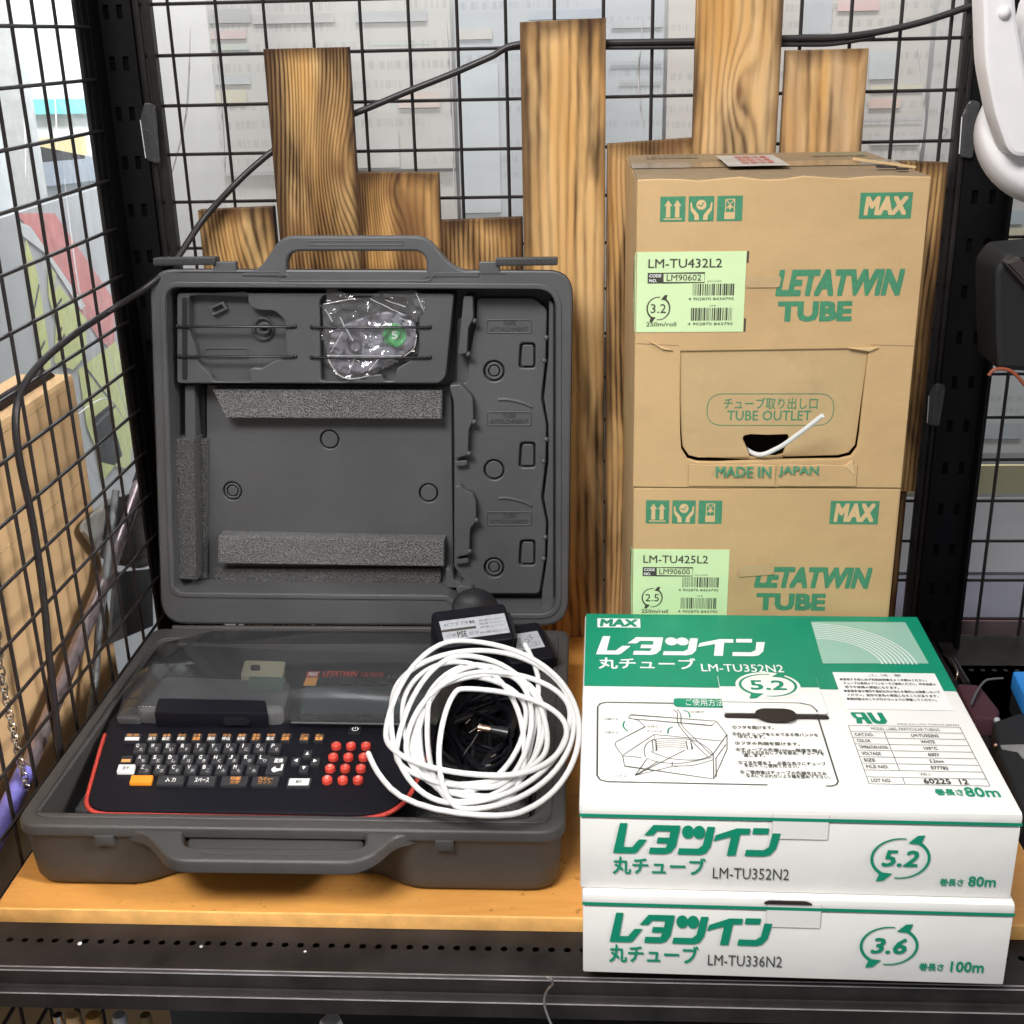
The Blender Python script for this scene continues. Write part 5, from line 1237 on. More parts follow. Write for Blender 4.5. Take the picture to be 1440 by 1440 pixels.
# ================================================================== clear bag with a grey cassette, under the rods
t = thing('plastic_bag', 'crumpled clear plastic bag holding a grey tape cassette, tucked under the lid rods', 'bag', tuple(lw(*Lq(525, 470), -0.012)))
def Lb(x, y, d=-0.010): return Lq(430+x*0.15972, 390+y*0.15972, d)
mb = MB(); cas = rpoly([Lb(*p) for p in ((190, 640), (215, 480), (420, 380), (700, 300), (900, 330), (975, 460), (960, 600), (860, 690), (640, 790), (500, 860), (330, 860), (215, 790))], 0.006, 4)
mb.plate([cas], -0.020, -0.013, lw, 'cassette', bev=0.002)
cs = mb.build('tape_cassette', t, smooth=40)
mb = MB(); c = Lb(780, 510); mb.plate([circ(c[0], c[1], 0.0125, 24)], -0.0132, -0.0122, lw, 'green_button', bev=0.0004)
c2 = Lb(430, 610); mb.plate([circ(c2[0], c2[1], 0.008, 16), circ(c2[0], c2[1], 0.005, 16)], -0.0132, -0.0115, lw, 'case_dark')
c3 = Lb(590, 610); mb.plate([rpoly([(c3[0]-0.012, c3[1]-0.006), (c3[0]+0.014, c3[1]-0.002), (c3[0]+0.014, c3[1]+0.006), (c3[0]-0.012, c3[1]+0.004)], 0.002, 2)], -0.0132, -0.0126, lw, 'paper_label')
mb.text('5', c[0]-0.003, c[1]-0.004, c[0]+0.003, c[1]+0.004, -0.0118, lw, 'white_ink', 0.02)
mb.build('cassette_label', cs, smooth=0)
mb = MB(); rnd = random.Random(12); N = 44
ol = [Lb(*p) for p in ((190, 66), (262, 66), (300, 120), (420, 170), (540, 185), (660, 125), (950, 112), (1035, 160), (1050, 300), (960, 400), (985, 520), (960, 640), (850, 720), (690, 800), (560, 880), (430, 905), (300, 880), (210, 780), (185, 640), (140, 520), (160, 400), (135, 250), (190, 215))]
from mathutils.noise import noise as pnoise
def inside(px, py, poly):
    c = False; n = len(poly); j = n-1
    for i in range(n):
        if (poly[i][1] > py) != (poly[j][1] > py) and px < (poly[j][0]-poly[i][0])*(py-poly[i][1])/(poly[j][1]-poly[i][1])+poly[i][0]: c = not c
        j = i
    return c
ax, bx = min(p[0] for p in ol), max(p[0] for p in ol); ay, by = min(p[1] for p in ol), max(p[1] for p in ol)
vs = []; fs = []
def crumple(a, b):
    v = Vector((a*70, b*70, 3)); s = abs(pnoise(v))*0.75+abs(pnoise(v*2.3+Vector((5, 1, 0))))*0.35+abs(pnoise(v*5.1))*0.08
    return -0.0115 + 0.0085*(0.55-s)
for j in range(N+1):
    for i in range(N+1): a = ax+(bx-ax)*i/N; b = ay+(by-ay)*j/N; vs.append(lw(a, b, crumple(a, b)))
for j in range(N):
    for i in range(N):
        if inside(ax+(bx-ax)*(i+0.5)/N, ay+(by-ay)*(j+0.5)/N, ol): k = j*(N+1)+i; fs.append((k, k+1, k+N+2, k+N+1))
used = sorted({i for f in fs for i in f}); mp = {v: i for i, v in enumerate(used)}
mb.add([vs[i] for i in used], [[mp[i] for i in f] for f in fs], 'bag')
mb.build('bag_film', t, smooth=25)
mb = MB()
for pts in ([(160, 235), (430, 185)], [(570, 190), (860, 330)], [(980, 500), (955, 620), (870, 690)], [(970, 130), (1045, 300)], [(200, 720), (300, 860), (440, 890), (560, 860)], [(300, 350), (420, 560)], [(220, 660), (330, 480)], [(380, 840), (430, 720)], [(560, 820), (640, 720)], [(830, 360), (930, 410)], [(700, 200), (880, 260)], [(560, 240), (545, 300)], [(175, 280), (240, 390)], [(190, 690), (560, 690), (850, 690)]):
    q3 = [Vector((*Lb(*p), 0)) for p in pts]
    mb.tube([lw(p.x, p.y, crumple(p.x, p.y)+0.0006) for p in spline(q3, 8)], 0.0006, 'fold_highlight', 5)  # white lines paint in the highlights along the bag's folds
mb.build('fold_highlight', t)

# ================================================================== the lettering printer
prn = thing('lettering_printer', 'black lettering printer with keyboard and red number keys inside the open case', 'printer', (-0.28, 0.98, 0.03))
PS = radians(3.5)
PO = Vector((0, yfr+0.02, ZR-0.006))
FP = Face(PO, (1, 0, 0), (0, cos(PS), sin(PS)))
pw = FP.w
def Pq(x, y, h=0.0): return tuple(FP.px(x, y, h))
def K(x, y, h=0.0): return Pq(150+x*0.28472, 1020+y*0.28472, h)
bo = rpoly([Pq(115, 1141), Pq(560, 1149), Pq(606, 1050), Pq(640, 920), Pq(250, 905), Pq(152, 1012)], [0.024, 0.040, 0.01, 0.008, 0.008, 0.006], 8)
mb = MB(); bol = [Vector(p) for p in bo]
if area2(bol) < 0: bol.reverse()
mb.plate([bol], -0.030, -0.0022, pw, 'navy', bev=0.001)
mb.plate([miter_offset(bol, 0.0022)], -0.004, 0.0, pw, 'navy', bev=0.0016)
mb.build('printer_body', prn, smooth=40)
mb = MB(); path = [Pq(147, 1030), Pq(140, 1052)] + [tuple(p) for p in bo[:18]] + [Pq(590, 1085), Pq(604, 1052)]
mb.tube([pw(p[0], p[1], -0.0030) for p in path], 0.0022, 'red_trim', 8); mb.build('red_trim', prn, smooth=60)
def key(x, y, wd, hg, m='navy', marks=(), h=0.0030):
    """one keycap in crop coordinates; marks = (text, u0, v0, u1, v1, ink) over the cap"""
    hw, hv = wd/2, hg/2; sl = -hv*0.28
    c = [K(x-hw-(-sl), y+hv), K(x+hw-(-sl), y+hv), K(x+hw+(-sl), y-hv), K(x-hw+(-sl), y-hv)]
    mb = MB(); mb.plate([rpoly(c, 0.0009, 2)], -0.0003, h, pw, 'key_black' if m == 'navy' else m, bev=0.0008)
    A = Vector(c[0]); U = Vector(c[1])-A; V = Vector(c[3])-A
    Fk = lambda a, b, hh: pw(A.x+U.x*a+V.x*b, A.y+U.y*a+V.y*b, h+hh)
    for mk in marks:
        if mk[0] is None: mb.flat([rect(*mk[1:5])], 0.0002, Fk, mk[5])
        else: mb.text(mk[0], *mk[1:5], 0.0004, Fk, mk[5], mk[6] if len(mk) > 6 else 0.03)
    return mb.build('key', prn, smooth=30)
fn = ['電源', '印刷', '編集', '書式', '文字', '記号', '呼出', '保存', '連番', '削除', '設定', '送り', '戻し']
for i, x in enumerate((130, 228, 298, 372, 447, 520, 594, 668, 740, 812, 887, 978, 1052)):
    wd = 80 if i == 0 else 48
    ink = 'orange_ink' if i in (4, 8, 10, 11, 12) else 'white_ink'
    mk = [(fn[i], 0.12, 0.56, 0.88, 0.94, 'orange_ink', 0.0)] + ([(None, 0.06, 0.05, 0.94, 0.50, 'white_ink')] if i == 0 else [(fn[-1-i], 0.12, 0.06, 0.88, 0.50, ink, 0.02)])
    key(x, 72, wd, 36, 'navy', mk)
row1 = 'QWERTYUIOP'; row2 = 'ASDFGHJKL'; row3 = 'ZXCVBNM,'
kana = 'たていすかんなにらせちとしはきくまのりつさそひこみもねる'
def lkey(ch, kn, x, y): key(x, y, 58, 46, 'navy', [(ch, 0.28 if ch in 'I,' else 0.18, 0.48, 0.34 if ch in 'I,' else 0.43, 0.58 if ch == ',' else 0.88, 'white_ink', 0.015), (kn, 0.54, 0.14, 0.82, 0.46, 'white_ink', 0.0)])
for i, ch in enumerate(row1): lkey(ch, kana[i], 165+i*74.2, 124)
for i, ch in enumerate(row2): lkey(ch, kana[10+i], 175+i*75, 180)
for i, ch in enumerate(row3): lkey(ch, kana[19+i], 190+i*76, 229)
key(100, 181, 55, 36, 'navy', [(None, 0.1, 0.1, 0.9, 0.5, 'orange_ink')])
key(98, 224, 84, 38, 'white_key', [('カナ', 0.3, 0.25, 0.7, 0.7, 'light_ink')])
key(838, 210, 88, 88, 'navy', [('変換', 0.35, 0.62, 0.85, 0.86, 'white_ink', 0.02), ('↵', 0.35, 0.1, 0.9, 0.5, 'white_ink', 0.05)])
key(173, 278, 108, 40, 'orange_key')
key(318, 283, 132, 46, 'navy', [('入 力', 0.32, 0.25, 0.70, 0.72, 'white_ink', 0.02)])
key(473, 285, 136, 46, 'navy', [('スペース', 0.24, 0.25, 0.76, 0.72, 'white_ink', 0.02)])
key(632, 286, 130, 46, 'navy', [('印刷', 0.35, 0.50, 0.72, 0.88, 'orange_ink', 0.02), ('文字', 0.35, 0.10, 0.72, 0.46, 'orange_ink', 0.0)])
key(785, 287, 130, 46, 'navy', [('プレビュー', 0.22, 0.50, 0.78, 0.86, 'orange_ink', 0.02), ('カット', 0.25, 0.12, 0.75, 0.46, 'orange_ink', 0.0)])
key(952, 294, 118, 44, 'navy', [(None, 0.08, 0.12, 0.92, 0.88, 'white_key'), ('実行', 0.36, 0.32, 0.62, 0.68, 'light_ink')])
for (x, y, s) in ((993, 152, '▲'), (936, 188, '◀'), (1032, 190, '▶'), (975, 226, '▼')): key(x, y, 44, 36, 'navy', [(s, 0.28, 0.25, 0.72, 0.75, 'white_ink', 0.0)])
def pad(x, y, s):
    c = K(x, y); mb = MB(); r = 0.0046
    prof = [(r, 0.0), (r, 0.0030), (r*0.93, 0.0042), (r*0.78, 0.0048), (r*0.4, 0.0051)]
    mb.loft([[pw(c[0]+pr*cos(2*pi*i/20), c[1]+pr*sin(2*pi*i/20), hh) for i in range(20)] for pr, hh in prof], 'red_key', False, True)
    mb.text(s, c[0]-0.0013, c[1]-0.0017, c[0]+0.0013, c[1]+0.0019, 0.0053, pw, plain('pale_red_ink', (0.85, 0.35, 0.28), 0.4), 0.02)
    mb.build('number_key', prn, smooth=50)
for (y, xs, ss) in ((112, (1135, 1208, 1282), '789'), (167, (1120, 1195, 1270), '456'), (223, (1105, 1180, 1257), '123'), (280, (1090, 1167, 1243), '-0.')):
    for x, s in zip(xs, ss): pad(x, y, s)
c = K(1228, 30); mb = MB(); mb.plate([rpoly(rect(c[0]-0.0062, c[1]-0.0075, c[0]+0.0062, c[1]+0.0055), 0.003, 4)], -0.0003, 0.0022, pw, 'black', bev=0.0008)
mb.stroke([(c[0]+0.0028*sin(a), c[1]+0.0006+0.0028*cos(a)) for a in [0.6+ (2*pi-1.2)*i/14 for i in range(15)]], 0.0009, 0.0024, pw, 'white_ink'); mb.stroke([(c[0], c[1]+0.0006), (c[0], c[1]+0.0040)], 0.0009, 0.0024, pw, 'white_ink')
mb.build('power_button', prn, smooth=30)
# screen panel
S6 = lambda x, y, h=0.0: Pq(360+x*0.20833, 860+y*0.20833, h)
mb = MB(); mb.plate([rpoly([S6(285, 745), S6(1010, 752), S6(1040, 365), S6(330, 360)], 0.003, 3)], 0.0, 0.0040, pw, 'black', bev=0.0008)
sc = mb.build('screen_panel', prn, smooth=30)
mb = MB(); mb.plate([rpoly([S6(300, 690, .004), S6(960, 696, .004), S6(985, 505, .004), S6(330, 500, .004)], 0.002, 3)], 0.0039, 0.0044, pw, 'screen'); mb.build('screen', sc, smooth=0)
mb = MB(); h = 0.0048
def st(s, x0, y0, x1, y1, m, b=0.02, sh=0.0): a = S6(x0, y0, h); c = S6(x1, y1, h); mb.text(s, a[0], a[1], c[0], c[1], h, pw, m, b, sh)
a = S6(335, 440, h); b = S6(432, 405, h); mb.flat([rect(*a, *b)], h, pw, 'red_ink'); h = 0.0050; st('MAX', 350, 435, 420, 410, 'white_ink', 0.03, 0.1); h = 0.0048
st('LETATWIN', 445, 437, 690, 405, 'red_ink', 0.03, 0.15); st('TUBE PRINTER', 700, 440, 865, 412, 'red_ink', 0.0)
a = S6(318, 500, h); b = S6(420, 445, h); mb.flat([rect(*a, *b)], h, pw, 'orange_ink')
for i in range(4): st('印字'[i % 2] + '長', 432+i*28, 497, 452+i*28, 458, 'light_ink', 0.0)
for (x0, x1) in ((560, 665), (690, 800), (820, 910)):
    p = [S6(x0, 500, h), S6(x0+8, 482, h), S6(x1-8, 484, h), S6(x1, 502, h)]; mb.stroke(p, 0.0006, h, pw, 'light_ink')
st('⏱ 用紙残量', 880, 460, 1010, 412, 'light_ink', 0.0)
mb.stroke([S6(318, 668, h), S6(308, 712, h), S6(400, 715, h), S6(418, 672, h)], 0.0006, h, pw, 'light_ink')
st('/1段/2段/3段/', 430, 712, 690, 670, 'light_ink', 0.0); mb.stroke([S6(712, 676, h), S6(704, 714, h), S6(765, 716, h)], 0.0006, h, pw, 'light_ink'); st('記憶容量', 778, 716, 870, 676, 'light_ink', 0.0)
mb.build('screen_print', sc, smooth=0)
# ribbon bay block with latch in front left, and what shows through the cover
Q = lambda x, y, h: Pq(x, y, h)
def blk(name, pts, h0, h1, m, bev=0.001, r=0.003):
    mb = MB(); mb.plate([rpoly([Q(x, y, h1) for x, y in pts], r, 3)], h0, h1, pw, m, bev=bev); return mb.build(name, prn, smooth=40)
blk('ribbon_compartment', [(186, 1000), (400, 1003), (412, 955), (228, 948)], 0.0, 0.0135, plain('satin_grey_plastic', (0.10, 0.10, 0.105), 0.30, var=0.1), 0.006, 0.012)
blk('cutter_door', [(216, 1002), (376, 1003), (374, 983), (222, 980)], 0.0, 0.0165, 'navy', 0.003)
mb = MB(); p0 = at(350, 1008, pw(0, Pq(290, 1018)[1]-0.001, 0), (0, 1, 0))
fy = Pq(290, 1004, 0.0165)[1]
Fd = lambda a, b, h: pw(a, fy-h+0.0, b)
x0 = Pq(318, 1004, 0.012)[0]; x1 = Pq(355, 1004, 0.012)[0]
mb.plate([rpoly([(x0, 0.0040), (x1-0.004, 0.0045), (x1, 0.0085), (x1-0.003, 0.0118), (x0, 0.0122), (x0-0.002, 0.008)], 0.002, 3)], -0.001, 0.0005, Fd, 'black'); mb.build('door_catch', prn, smooth=0)
blk('cover_hinge_pad', [(163, 1010), (196, 1011), (208, 995), (176, 994)], 0.0, 0.006, 'case_dark', 0.0015)
blk('ribbon_cartridge', [(338, 950), (398, 952), (402, 930), (344, 928)], 0.0, 0.0145, 'beige', 0.001)
blk('ribbon_spool', [(352, 942), (366, 942), (366, 934), (352, 934)], 0.0145, 0.0155, 'black', 0.001)
blk('cassette_bay', [(348, 968), (398, 970), (402, 952), (350, 950)], 0.0130, 0.0139, plain('green_grey_plastic', (0.10, 0.15, 0.12), 0.4), 0.001)
# smoked cover: rear hood, ridge, sloping front
mb = MB()
hh = {'b': 0.0200, 'r': 0.0210, 'f': 0.0060}
row_back = [Q(236, 902, 0.004), Q(300, 886, hh['b']), Q(420, 886, hh['b']), Q(560, 886, hh['b']), Q(640, 888, hh['b']), Q(655, 900, 0.004)]
row_mid = [Q(178, 965, 0.004), Q(212, 934, hh['r']-0.002), Q(400, 936, hh['r']), Q(560, 937, hh['r']), Q(634, 938, hh['r']), Q(650, 960, 0.004)]
row_fr = [Q(163, 1012, 0.003), Q(192, 992, 0.0150), Q(392, 990, 0.0150), Q(410, 1014, hh['f']), Q(600, 1017, hh['f']), Q(612, 1020, 0.003)]
row_ft = [Q(166, 1014, 0.0005), Q(190, 1013, 0.0005), Q(386, 1016, 0.0005), Q(408, 1018, 0.0005), Q(600, 1021, 0.0005), Q(612, 1022, 0.0005)]
HR = [[0.004, hh['b'], hh['b'], hh['b'], hh['b'], 0.004], [0.004, hh['r']-0.002, hh['r'], hh['r'], hh['r'], 0.004], [0.003, 0.0150, 0.0150, hh['f'], hh['f'], 0.003], [0.0005]*6]
rb = [Q(240, 897, 0.0), Q(300, 881, 0.002), Q(420, 881, 0.002), Q(560, 881, 0.002), Q(640, 883, 0.002), Q(656, 896, 0.0)]
rows_ = [rb, row_back, row_mid, row_fr, row_ft]; HR = [[0.0005]*6]+HR
# rear skirt sits just behind the hood
rows_[0] = [(p[0], p[1]+0.004) for p in row_back]
vs = [pw(p[0], p[1], HR[j][i]) for j, r in enumerate(rows_) for i, p in enumerate(r)]
fs = [(j*6+i, (j+1)*6+i, (j+1)*6+i+1, j*6+i+1) for j in range(4) for i in range(5)]
mb.add(vs, fs, 'smoke')
cv = mb.build('smoked_cover', prn, smooth=0, bevel=0.003)
for p in cv.data.polygons: p.use_smooth = True
cv.data.set_sharp_from_angle(angle=radians(50))
mb = MB(); mb.tube([pw(*Q(410, 1017, 0.0055), 0.0062), pw(*Q(600, 1020, 0.0055), 0.0062)], 0.0012, 'case_dark', 6); mb.build('cover_edge', prn)

# ================================================================== adapter blocks, cables and plug in the right bay
def adapter(cpx, z, wx, wy, hz, yaw, tilt, label, lab_sz, prong=False):
    c = at_z(*cpx, z)
    Rm = Matrix.Translation(c) @ Matrix.Rotation(yaw, 4, 'Z') @ Matrix.Rotation(tilt, 4, 'X')
    t = thing('power_adapter', label, 'power adapter', tuple(c))
    Fm = lambda a, b, h: Rm @ Vector((a, b, h))
    mb = MB(); mb.plate([rpoly(rect(-wx/2, -wy/2, wx/2, wy/2), 0.007, 4)], -hz, 0, Fm, 'navy', bev=0.003, bottom=True)
    mb.plate([rpoly(rect(wx/2-0.012, -wy/2+0.004, wx/2+0.004, wy/2-0.010), 0.003, 3)], -hz+0.004, -0.004, Fm, 'black', bev=0.002)
    mb.build('adapter_body', t, smooth=40)
    mb = MB(); x0, y0, x1, y1 = lab_sz; mb.plate([rect(x0, y0, x1, y1)], 0.0, 0.0004, Fm, 'paper_label'); lb = mb.build('rating_label', t, smooth=0)
    mb = MB(); h = 0.0007; W_, H_ = x1-x0, y1-y0
    X = lambda u: x0+u*W_
    Y = lambda v: y0+v*H_
    if prong:
        mb.text('ACアダプタ', X(.05), Y(.68), X(.42), Y(.86), h, Fm, 'grey_ink'); mb.text('専用', X(.44), Y(.68), X(.52), Y(.84), h, Fm, 'dark_ink', 0.02)
        mb.flat([rect(X(0), Y(.42), X(.52), Y(.54))], h, Fm, 'dark_ink')
        mb.text('入力 100V', X(.05), Y(.12), X(.2), Y(.32), h, Fm, 'dark_ink'); mb.text('PSE', X(.22), Y(.08), X(.36), Y(.36), h, Fm, 'dark_ink', 0.02); mb.text('出力 12V', X(.4), Y(.12), X(.54), Y(.3), h, Fm, 'grey_ink')
        for i in range(3): mb.text('注意 分解しないでください', X(.58), Y(.72-i*.17), X(.96), Y(.82-i*.17), h, Fm, 'grey_ink', 0, 0, 0, 1)
        mb.text('火災や感電の原因になります', X(.56), Y(.1), X(.98), Y(.22), h, Fm, 'dark_ink', 0, 0, 0, 1)
    else:
        mb.text('⚡', X(.55), Y(.35), X(.8), Y(.85), h, Fm, 'dark_ink'); mb.text('DC 12V', X(.1), Y(.5), X(.45), Y(.75), h, Fm, 'grey_ink')
        for i in range(2): mb.text('感電に注意 乾いた手で', X(.08), Y(.12+i*.15), X(.92), Y(.22+i*.15), h, Fm, 'grey_ink', 0, 0, 0, 1)
    mb.build('rating_print', lb, smooth=0)
    return t, Fm
adapter((665, 879), 0.118, 0.078, 0.050, 0.050, radians(17), radians(24), 'black power adapter with a white and silver rating label, behind the white tube coil', (-0.033, -0.016, 0.035, 0.010), True)
mb = MB()
tz, Fm2 = adapter((738, 903), 0.090, 0.050, 0.060, 0.062, radians(20), radians(14), 'smaller black adapter with a warning label, right of the larger one', (-0.020, -0.012, 0.018, 0.014), False)
# round wheel on the larger adapter's back
c = at_z(668, 858, 0.106); t = thing('cable_reel', 'black round cable winder behind the labelled power adapter', 'cable winder', tuple(c))
mb = MB(); ax = Vector((0.15, -0.55, 0.8)).normalized(); e1 = ax.orthogonal().normalized(); e2 = ax.cross(e1)
for (h0, h1, r) in ((-0.004, 0.004, 0.026),):
    mb.loft([[c+ax*h+e1*rr*cos(2*pi*i/28)+e2*rr*sin(2*pi*i/28) for i in range(28)] for h, rr in ((-0.009, 0.022), (-0.004, 0.025), (0.004, 0.025), (0.006, 0.022))], 'black')
mb.build('winder_disc', t, smooth=40)
# coiled black cables
rnd = random.Random(9)
def cablepile(label, z, r, seed, n, box, m='black'):
    rr = random.Random(seed); x0, y0, x1, y1 = box; pts = []
    for i in range(n):
        a = i*1.25+rr.uniform(-.4, .4); cx, cy = (x0+x1)/2, (y0+y1)/2
        px = cx+(x1-x0)/2*cos(a)*rr.uniform(.25, 1); py = cy+(y1-y0)/2*sin(a)*rr.uniform(.25, 1)
        pts.append(at_z(px, py, z+rr.uniform(-.010, .012)))
    mb = MB(); mb.tube(spline(pts, 7), r, m, 8); return one(mb, 'coiled_cable', label, 'cable')
cablepile('bundled thick black cable lying in the right bay, inside the white tube coil', 0.040, 0.0036, 3, 30, (600, 960, 775, 1118))
cablepile('thin black lead bundled over the thick black cable, inside the white tube coil', 0.052, 0.0019, 7, 34, (610, 955, 770, 1110), 'navy')
cablepile('tangled black cable filling the right bay behind the white tube coil', 0.036, 0.0030, 15, 30, (680, 930, 785, 1125), 'black')
# plug with copper tip
t = thing('cable_plug', 'black power plug with a copper tip, inside the white tube coil', 'plug', tuple(at_z(700, 1026, 0.066)))
a = at_z(715, 1031, 0.066); b = at_z(690, 1026, 0.068); c = at_z(673, 1023, 0.069); e = at_z(722, 1016, 0.064); f = at_z(717, 1000, 0.060); g = at_z(700, 992, 0.052)
mb = MB(); mb.tube([a, b], [0.0060, 0.0046], 'black', 14); mb.tube(spline([a, e, f, g], 6), [0.0058-0.0024*i/18 for i in range(19)], 'black', 12); mb.build('plug_body', t, smooth=45)
mb = MB(); d = (c-b); mb.tube([b-d*0.1, b+d*0.7, b+d*0.72, c], [0.0034, 0.0034, 0.0040, 0.0040], 'copper', 14); mb.build('plug_tip', t, smooth=40)
mb = MB()
for (p0, p1) in (((655, 1018), (661, 1012)), ((660, 1031), (670, 1024)), ((661, 1050), (672, 1032)), ((652, 1062), (660, 1050)), ((722, 1014), (735, 1006)), ((690, 1065), (697, 1061)), ((682, 1077), (690, 1075))):
    mb.tube([at_z(*p0, 0.062), at_z(*p1, 0.063)], 0.0008, 'chrome', 5)
one(mb, 'wire_tie', 'silver twist tie round the black cables beside the copper plug tip', 'wire tie')

# ================================================================== the coil of white tube
CP0 = Vector((0, 0.868, 0.078)); cslope = radians(17.5)
FC = Face(CP0, (1, 0, 0), (0, cos(cslope), sin(cslope)))
loops = [  # xL, yT, xR, yB in photo pixels, height above the coil plane
    (608, 938, 744, 1104, 0.000), (585, 950, 741, 1117, 0.005), (592, 934, 760, 1121, 0.002), (566, 930, 738, 1126, 0.006), 
    (577, 936, 767, 1129, 0.005), (603, 948, 748, 1108, 0.008), (556, 921, 771, 1104, 0.009), (571, 944, 803, 1131, 0.011), (551, 914, 809, 1139, 0.012), (618, 968, 798, 1091, 0.016), (541, 900, 816, 1149, 0.015)]
def keyq(px, py, h): a = FC.px(px, py, h); return Vector((a[0], a[1], h))
pts = []
rnd = random.Random(21)
def arc(c, p, q, n=8):
    """quarter of an ellipse from p to q about c (2-D + height)"""
    out = []
    for i in range(n):
        a = pi/2*i/n; out.append(c + (p-c)*cos(a) + (q-c)*sin(a))
        out[-1].z = p.z+(q.z-p.z)*i/n
    return out
keys = []
for (xL, yT, xR, yB, h) in loops[::-1]:
    xt = rnd.uniform(630, 718); xb = rnd.uniform(632, 722); yl = rnd.uniform(980, 1058); yr = rnd.uniform(985, 1068)
    keys += [keyq(xb, yB, h+0.002), keyq(xR, yr, h+0.001), keyq(xt, yT, h+0.0005), keyq(xL, yl, h)]
# start: end of the tube near the adapter
body = [keyq(518, 1059, 0.008), keyq(524, 1076, 0.010), keyq(537, 1096, 0.012), keyq(560, 1122, 0.013), keyq(600, 1141, 0.015)]
keys = keys[:-2]
for i in range(len(keys)-1):
    p, q_ = keys[i], keys[i+1]
    horiz = i % 2 == 1        # from a side key to a top/bottom key
    c = Vector((q_.x, p.y, 0)) if horiz else Vector((p.x, q_.y, 0))
    body += arc(c, p, q_)
# last quarter swings out to the free end at the keypad
last = keys[-1]
body += [last, keyq(762, 975, 0.004), keyq(757, 950, 0.008), keyq(749, 926, 0.010), keyq(738, 906, 0.012)]
sm = [body[0]] + [(body[i-1]+body[i]*2+body[i+1])/4 for i in range(1, len(body)-1)] + [body[-1]]
mb = MB(); mb.tube([FC.w(p.x, p.y, p.z) for p in spline(sm, 2)], 0.00245, 'tube', 10)
one(mb, 'tube_coil', 'loose coil of white vinyl tube lying over the right side of the case', 'tube coil', smooth=60)

# ================================================================== black cable along the cage
def strand(pts, r, label, m='cable', name='power_cable', seg=10):
    mb = MB(); mb.tube(spline(pts, 8), r, m, seg); return one(mb, name, label, 'cable')
yc = 1.3555
A = [at_y(1366, 8, yc), at_y(1300, 30, yc), at_y(1235, 45, yc), at_y(1170, 53, yc), at_y(1105, 54, yc), at_y(980, 58, yc), at_y(855, 60, yc), at_y(732, 62, yc), at_y(690, 80, yc), at_y(640, 102, yc), at_y(570, 130, yc), at_y(500, 159, yc), at_y(440, 180, yc), at_y(392, 207, 1.353), at_y(362, 230, 1.345), at_y(330, 260, 1.333), at_y(285, 310, 1.322), at_y(245, 368, 1.285), at_y(205, 405, 1.262)]
A += [at_x(150, 440, -0.4945), at_x(105, 470, -0.4955), at_x(62, 506, -0.4955), at_x(32, 545, -0.4955), at_x(22, 590, -0.4955), at_x(28, 650, -0.4955), at_x(45, 730, -0.4955), at_x(60, 830, -0.4955), at_x(70, 930, -0.4955), at_x(84, 1055, -0.4955), at_x(92, 1120, -0.4955)]
strand(A, 0.0034, 'long black cable along the back wires, over the lid corner and down the left wires')
B = [at_y(1230, 52, yc+0.001), at_y(1170, 62, yc+0.001), at_y(1105, 63, yc+0.001), at_y(980, 66, yc+0.001), at_y(855, 67, yc+0.001), at_y(732, 67, yc+0.001), at_y(700, 75, yc+0.001), at_y(650, 95, yc+0.002)]
strand(B, 0.0022, 'thin second black cable beside the long cable, behind the tall pale planks')

# ================================================================== left of the cage, outside the wires
# tall brown carton
t = thing('cardboard_box', 'tall orange-brown cardboard box standing outside the left wire panel', 'cardboard box', (-0.66, 1.05, -0.3))
a = at_x(104, 524, -0.545); yb_ = a.y; zt_ = a.z
mb = MB(); mb.box((-0.61, 0.55, -0.60), (-0.545, yb_, zt_), 'cardboard_left'); mb.build('carton_body', t, smooth=0, bevel=0.006)
mb = MB()
for z in (zt_-0.012, zt_-0.115, zt_-0.20): mb.tube([(-0.5452, 0.56, z), (-0.5452, yb_-0.006, z)], 0.0008, 'cardboard_flap', 6)
mb.build('crease', t)
p = at_x(70, 512, -0.6)
mb = MB(); mb.plate([rpoly([(0.95, zt_-0.002), (yb_-0.01, zt_-0.002), (yb_-0.03, zt_+0.012), (1.02, zt_+0.014)], 0.006, 3)], 0.56, 0.565, lambda a, b, h: Vector((-h, a, b)), 'hole', bottom=True); mb.build('open_flap', t, smooth=0)
# metal pole with violet grip
xp = -0.522
t = thing('metal_pole', 'bronze metal pole with a violet grip leaning outside the left wire panel', 'pole', tuple(at_x(100, 900, xp)))
mb = MB(); mb.tube([at_x(206, 652, xp), at_x(150, 810, xp), at_x(35, 1090, xp)], 0.0078, 'pole', 16)
mb.tube([at_x(209, 640, xp), at_x(196, 680, xp)], 0.0086, 'black', 16); mb.build('pole_tube', t, smooth=45)
mb = MB(); mb.tube([at_x(36, 1085, xp), at_x(-30, 1230, xp)], 0.0092, 'purple', 14); mb.build('grip', t)
# grey sacking and straps behind the pole
mb = MB(); xq = -0.537
sp = [(108, 745), (120, 722), (150, 700), (185, 690), (215, 700), (218, 790), (185, 800), (150, 792), (132, 780)]
pl = [at_x(x, y, xq) for x, y in sp]; fl2 = [(p.y, p.z) for p in pl]
mb.plate([rpoly(fl2, 0.012, 3)], 0.528, 0.534, lambda a, b, h: Vector((-h-0.004*sin(a*90)*sin(b*70), a, b)), 'bag_grey', bev=0.002, bottom=True)
one(mb, 'grey_sack', 'crumpled grey sacking hanging behind the bronze pole', 'sack', smooth=40)
mb = MB(); mb.plate([[tuple(at_x(x, y, -0.531).yz) for x, y in ((158, 805), (208, 800), (210, 880), (150, 905))]], 0.526, 0.531, lambda a, b, h: Vector((-h, a, b)), plain('slate_metal', (0.10, 0.11, 0.12), 0.4, 0.4, var=0.3), bev=0.001, bottom=True)
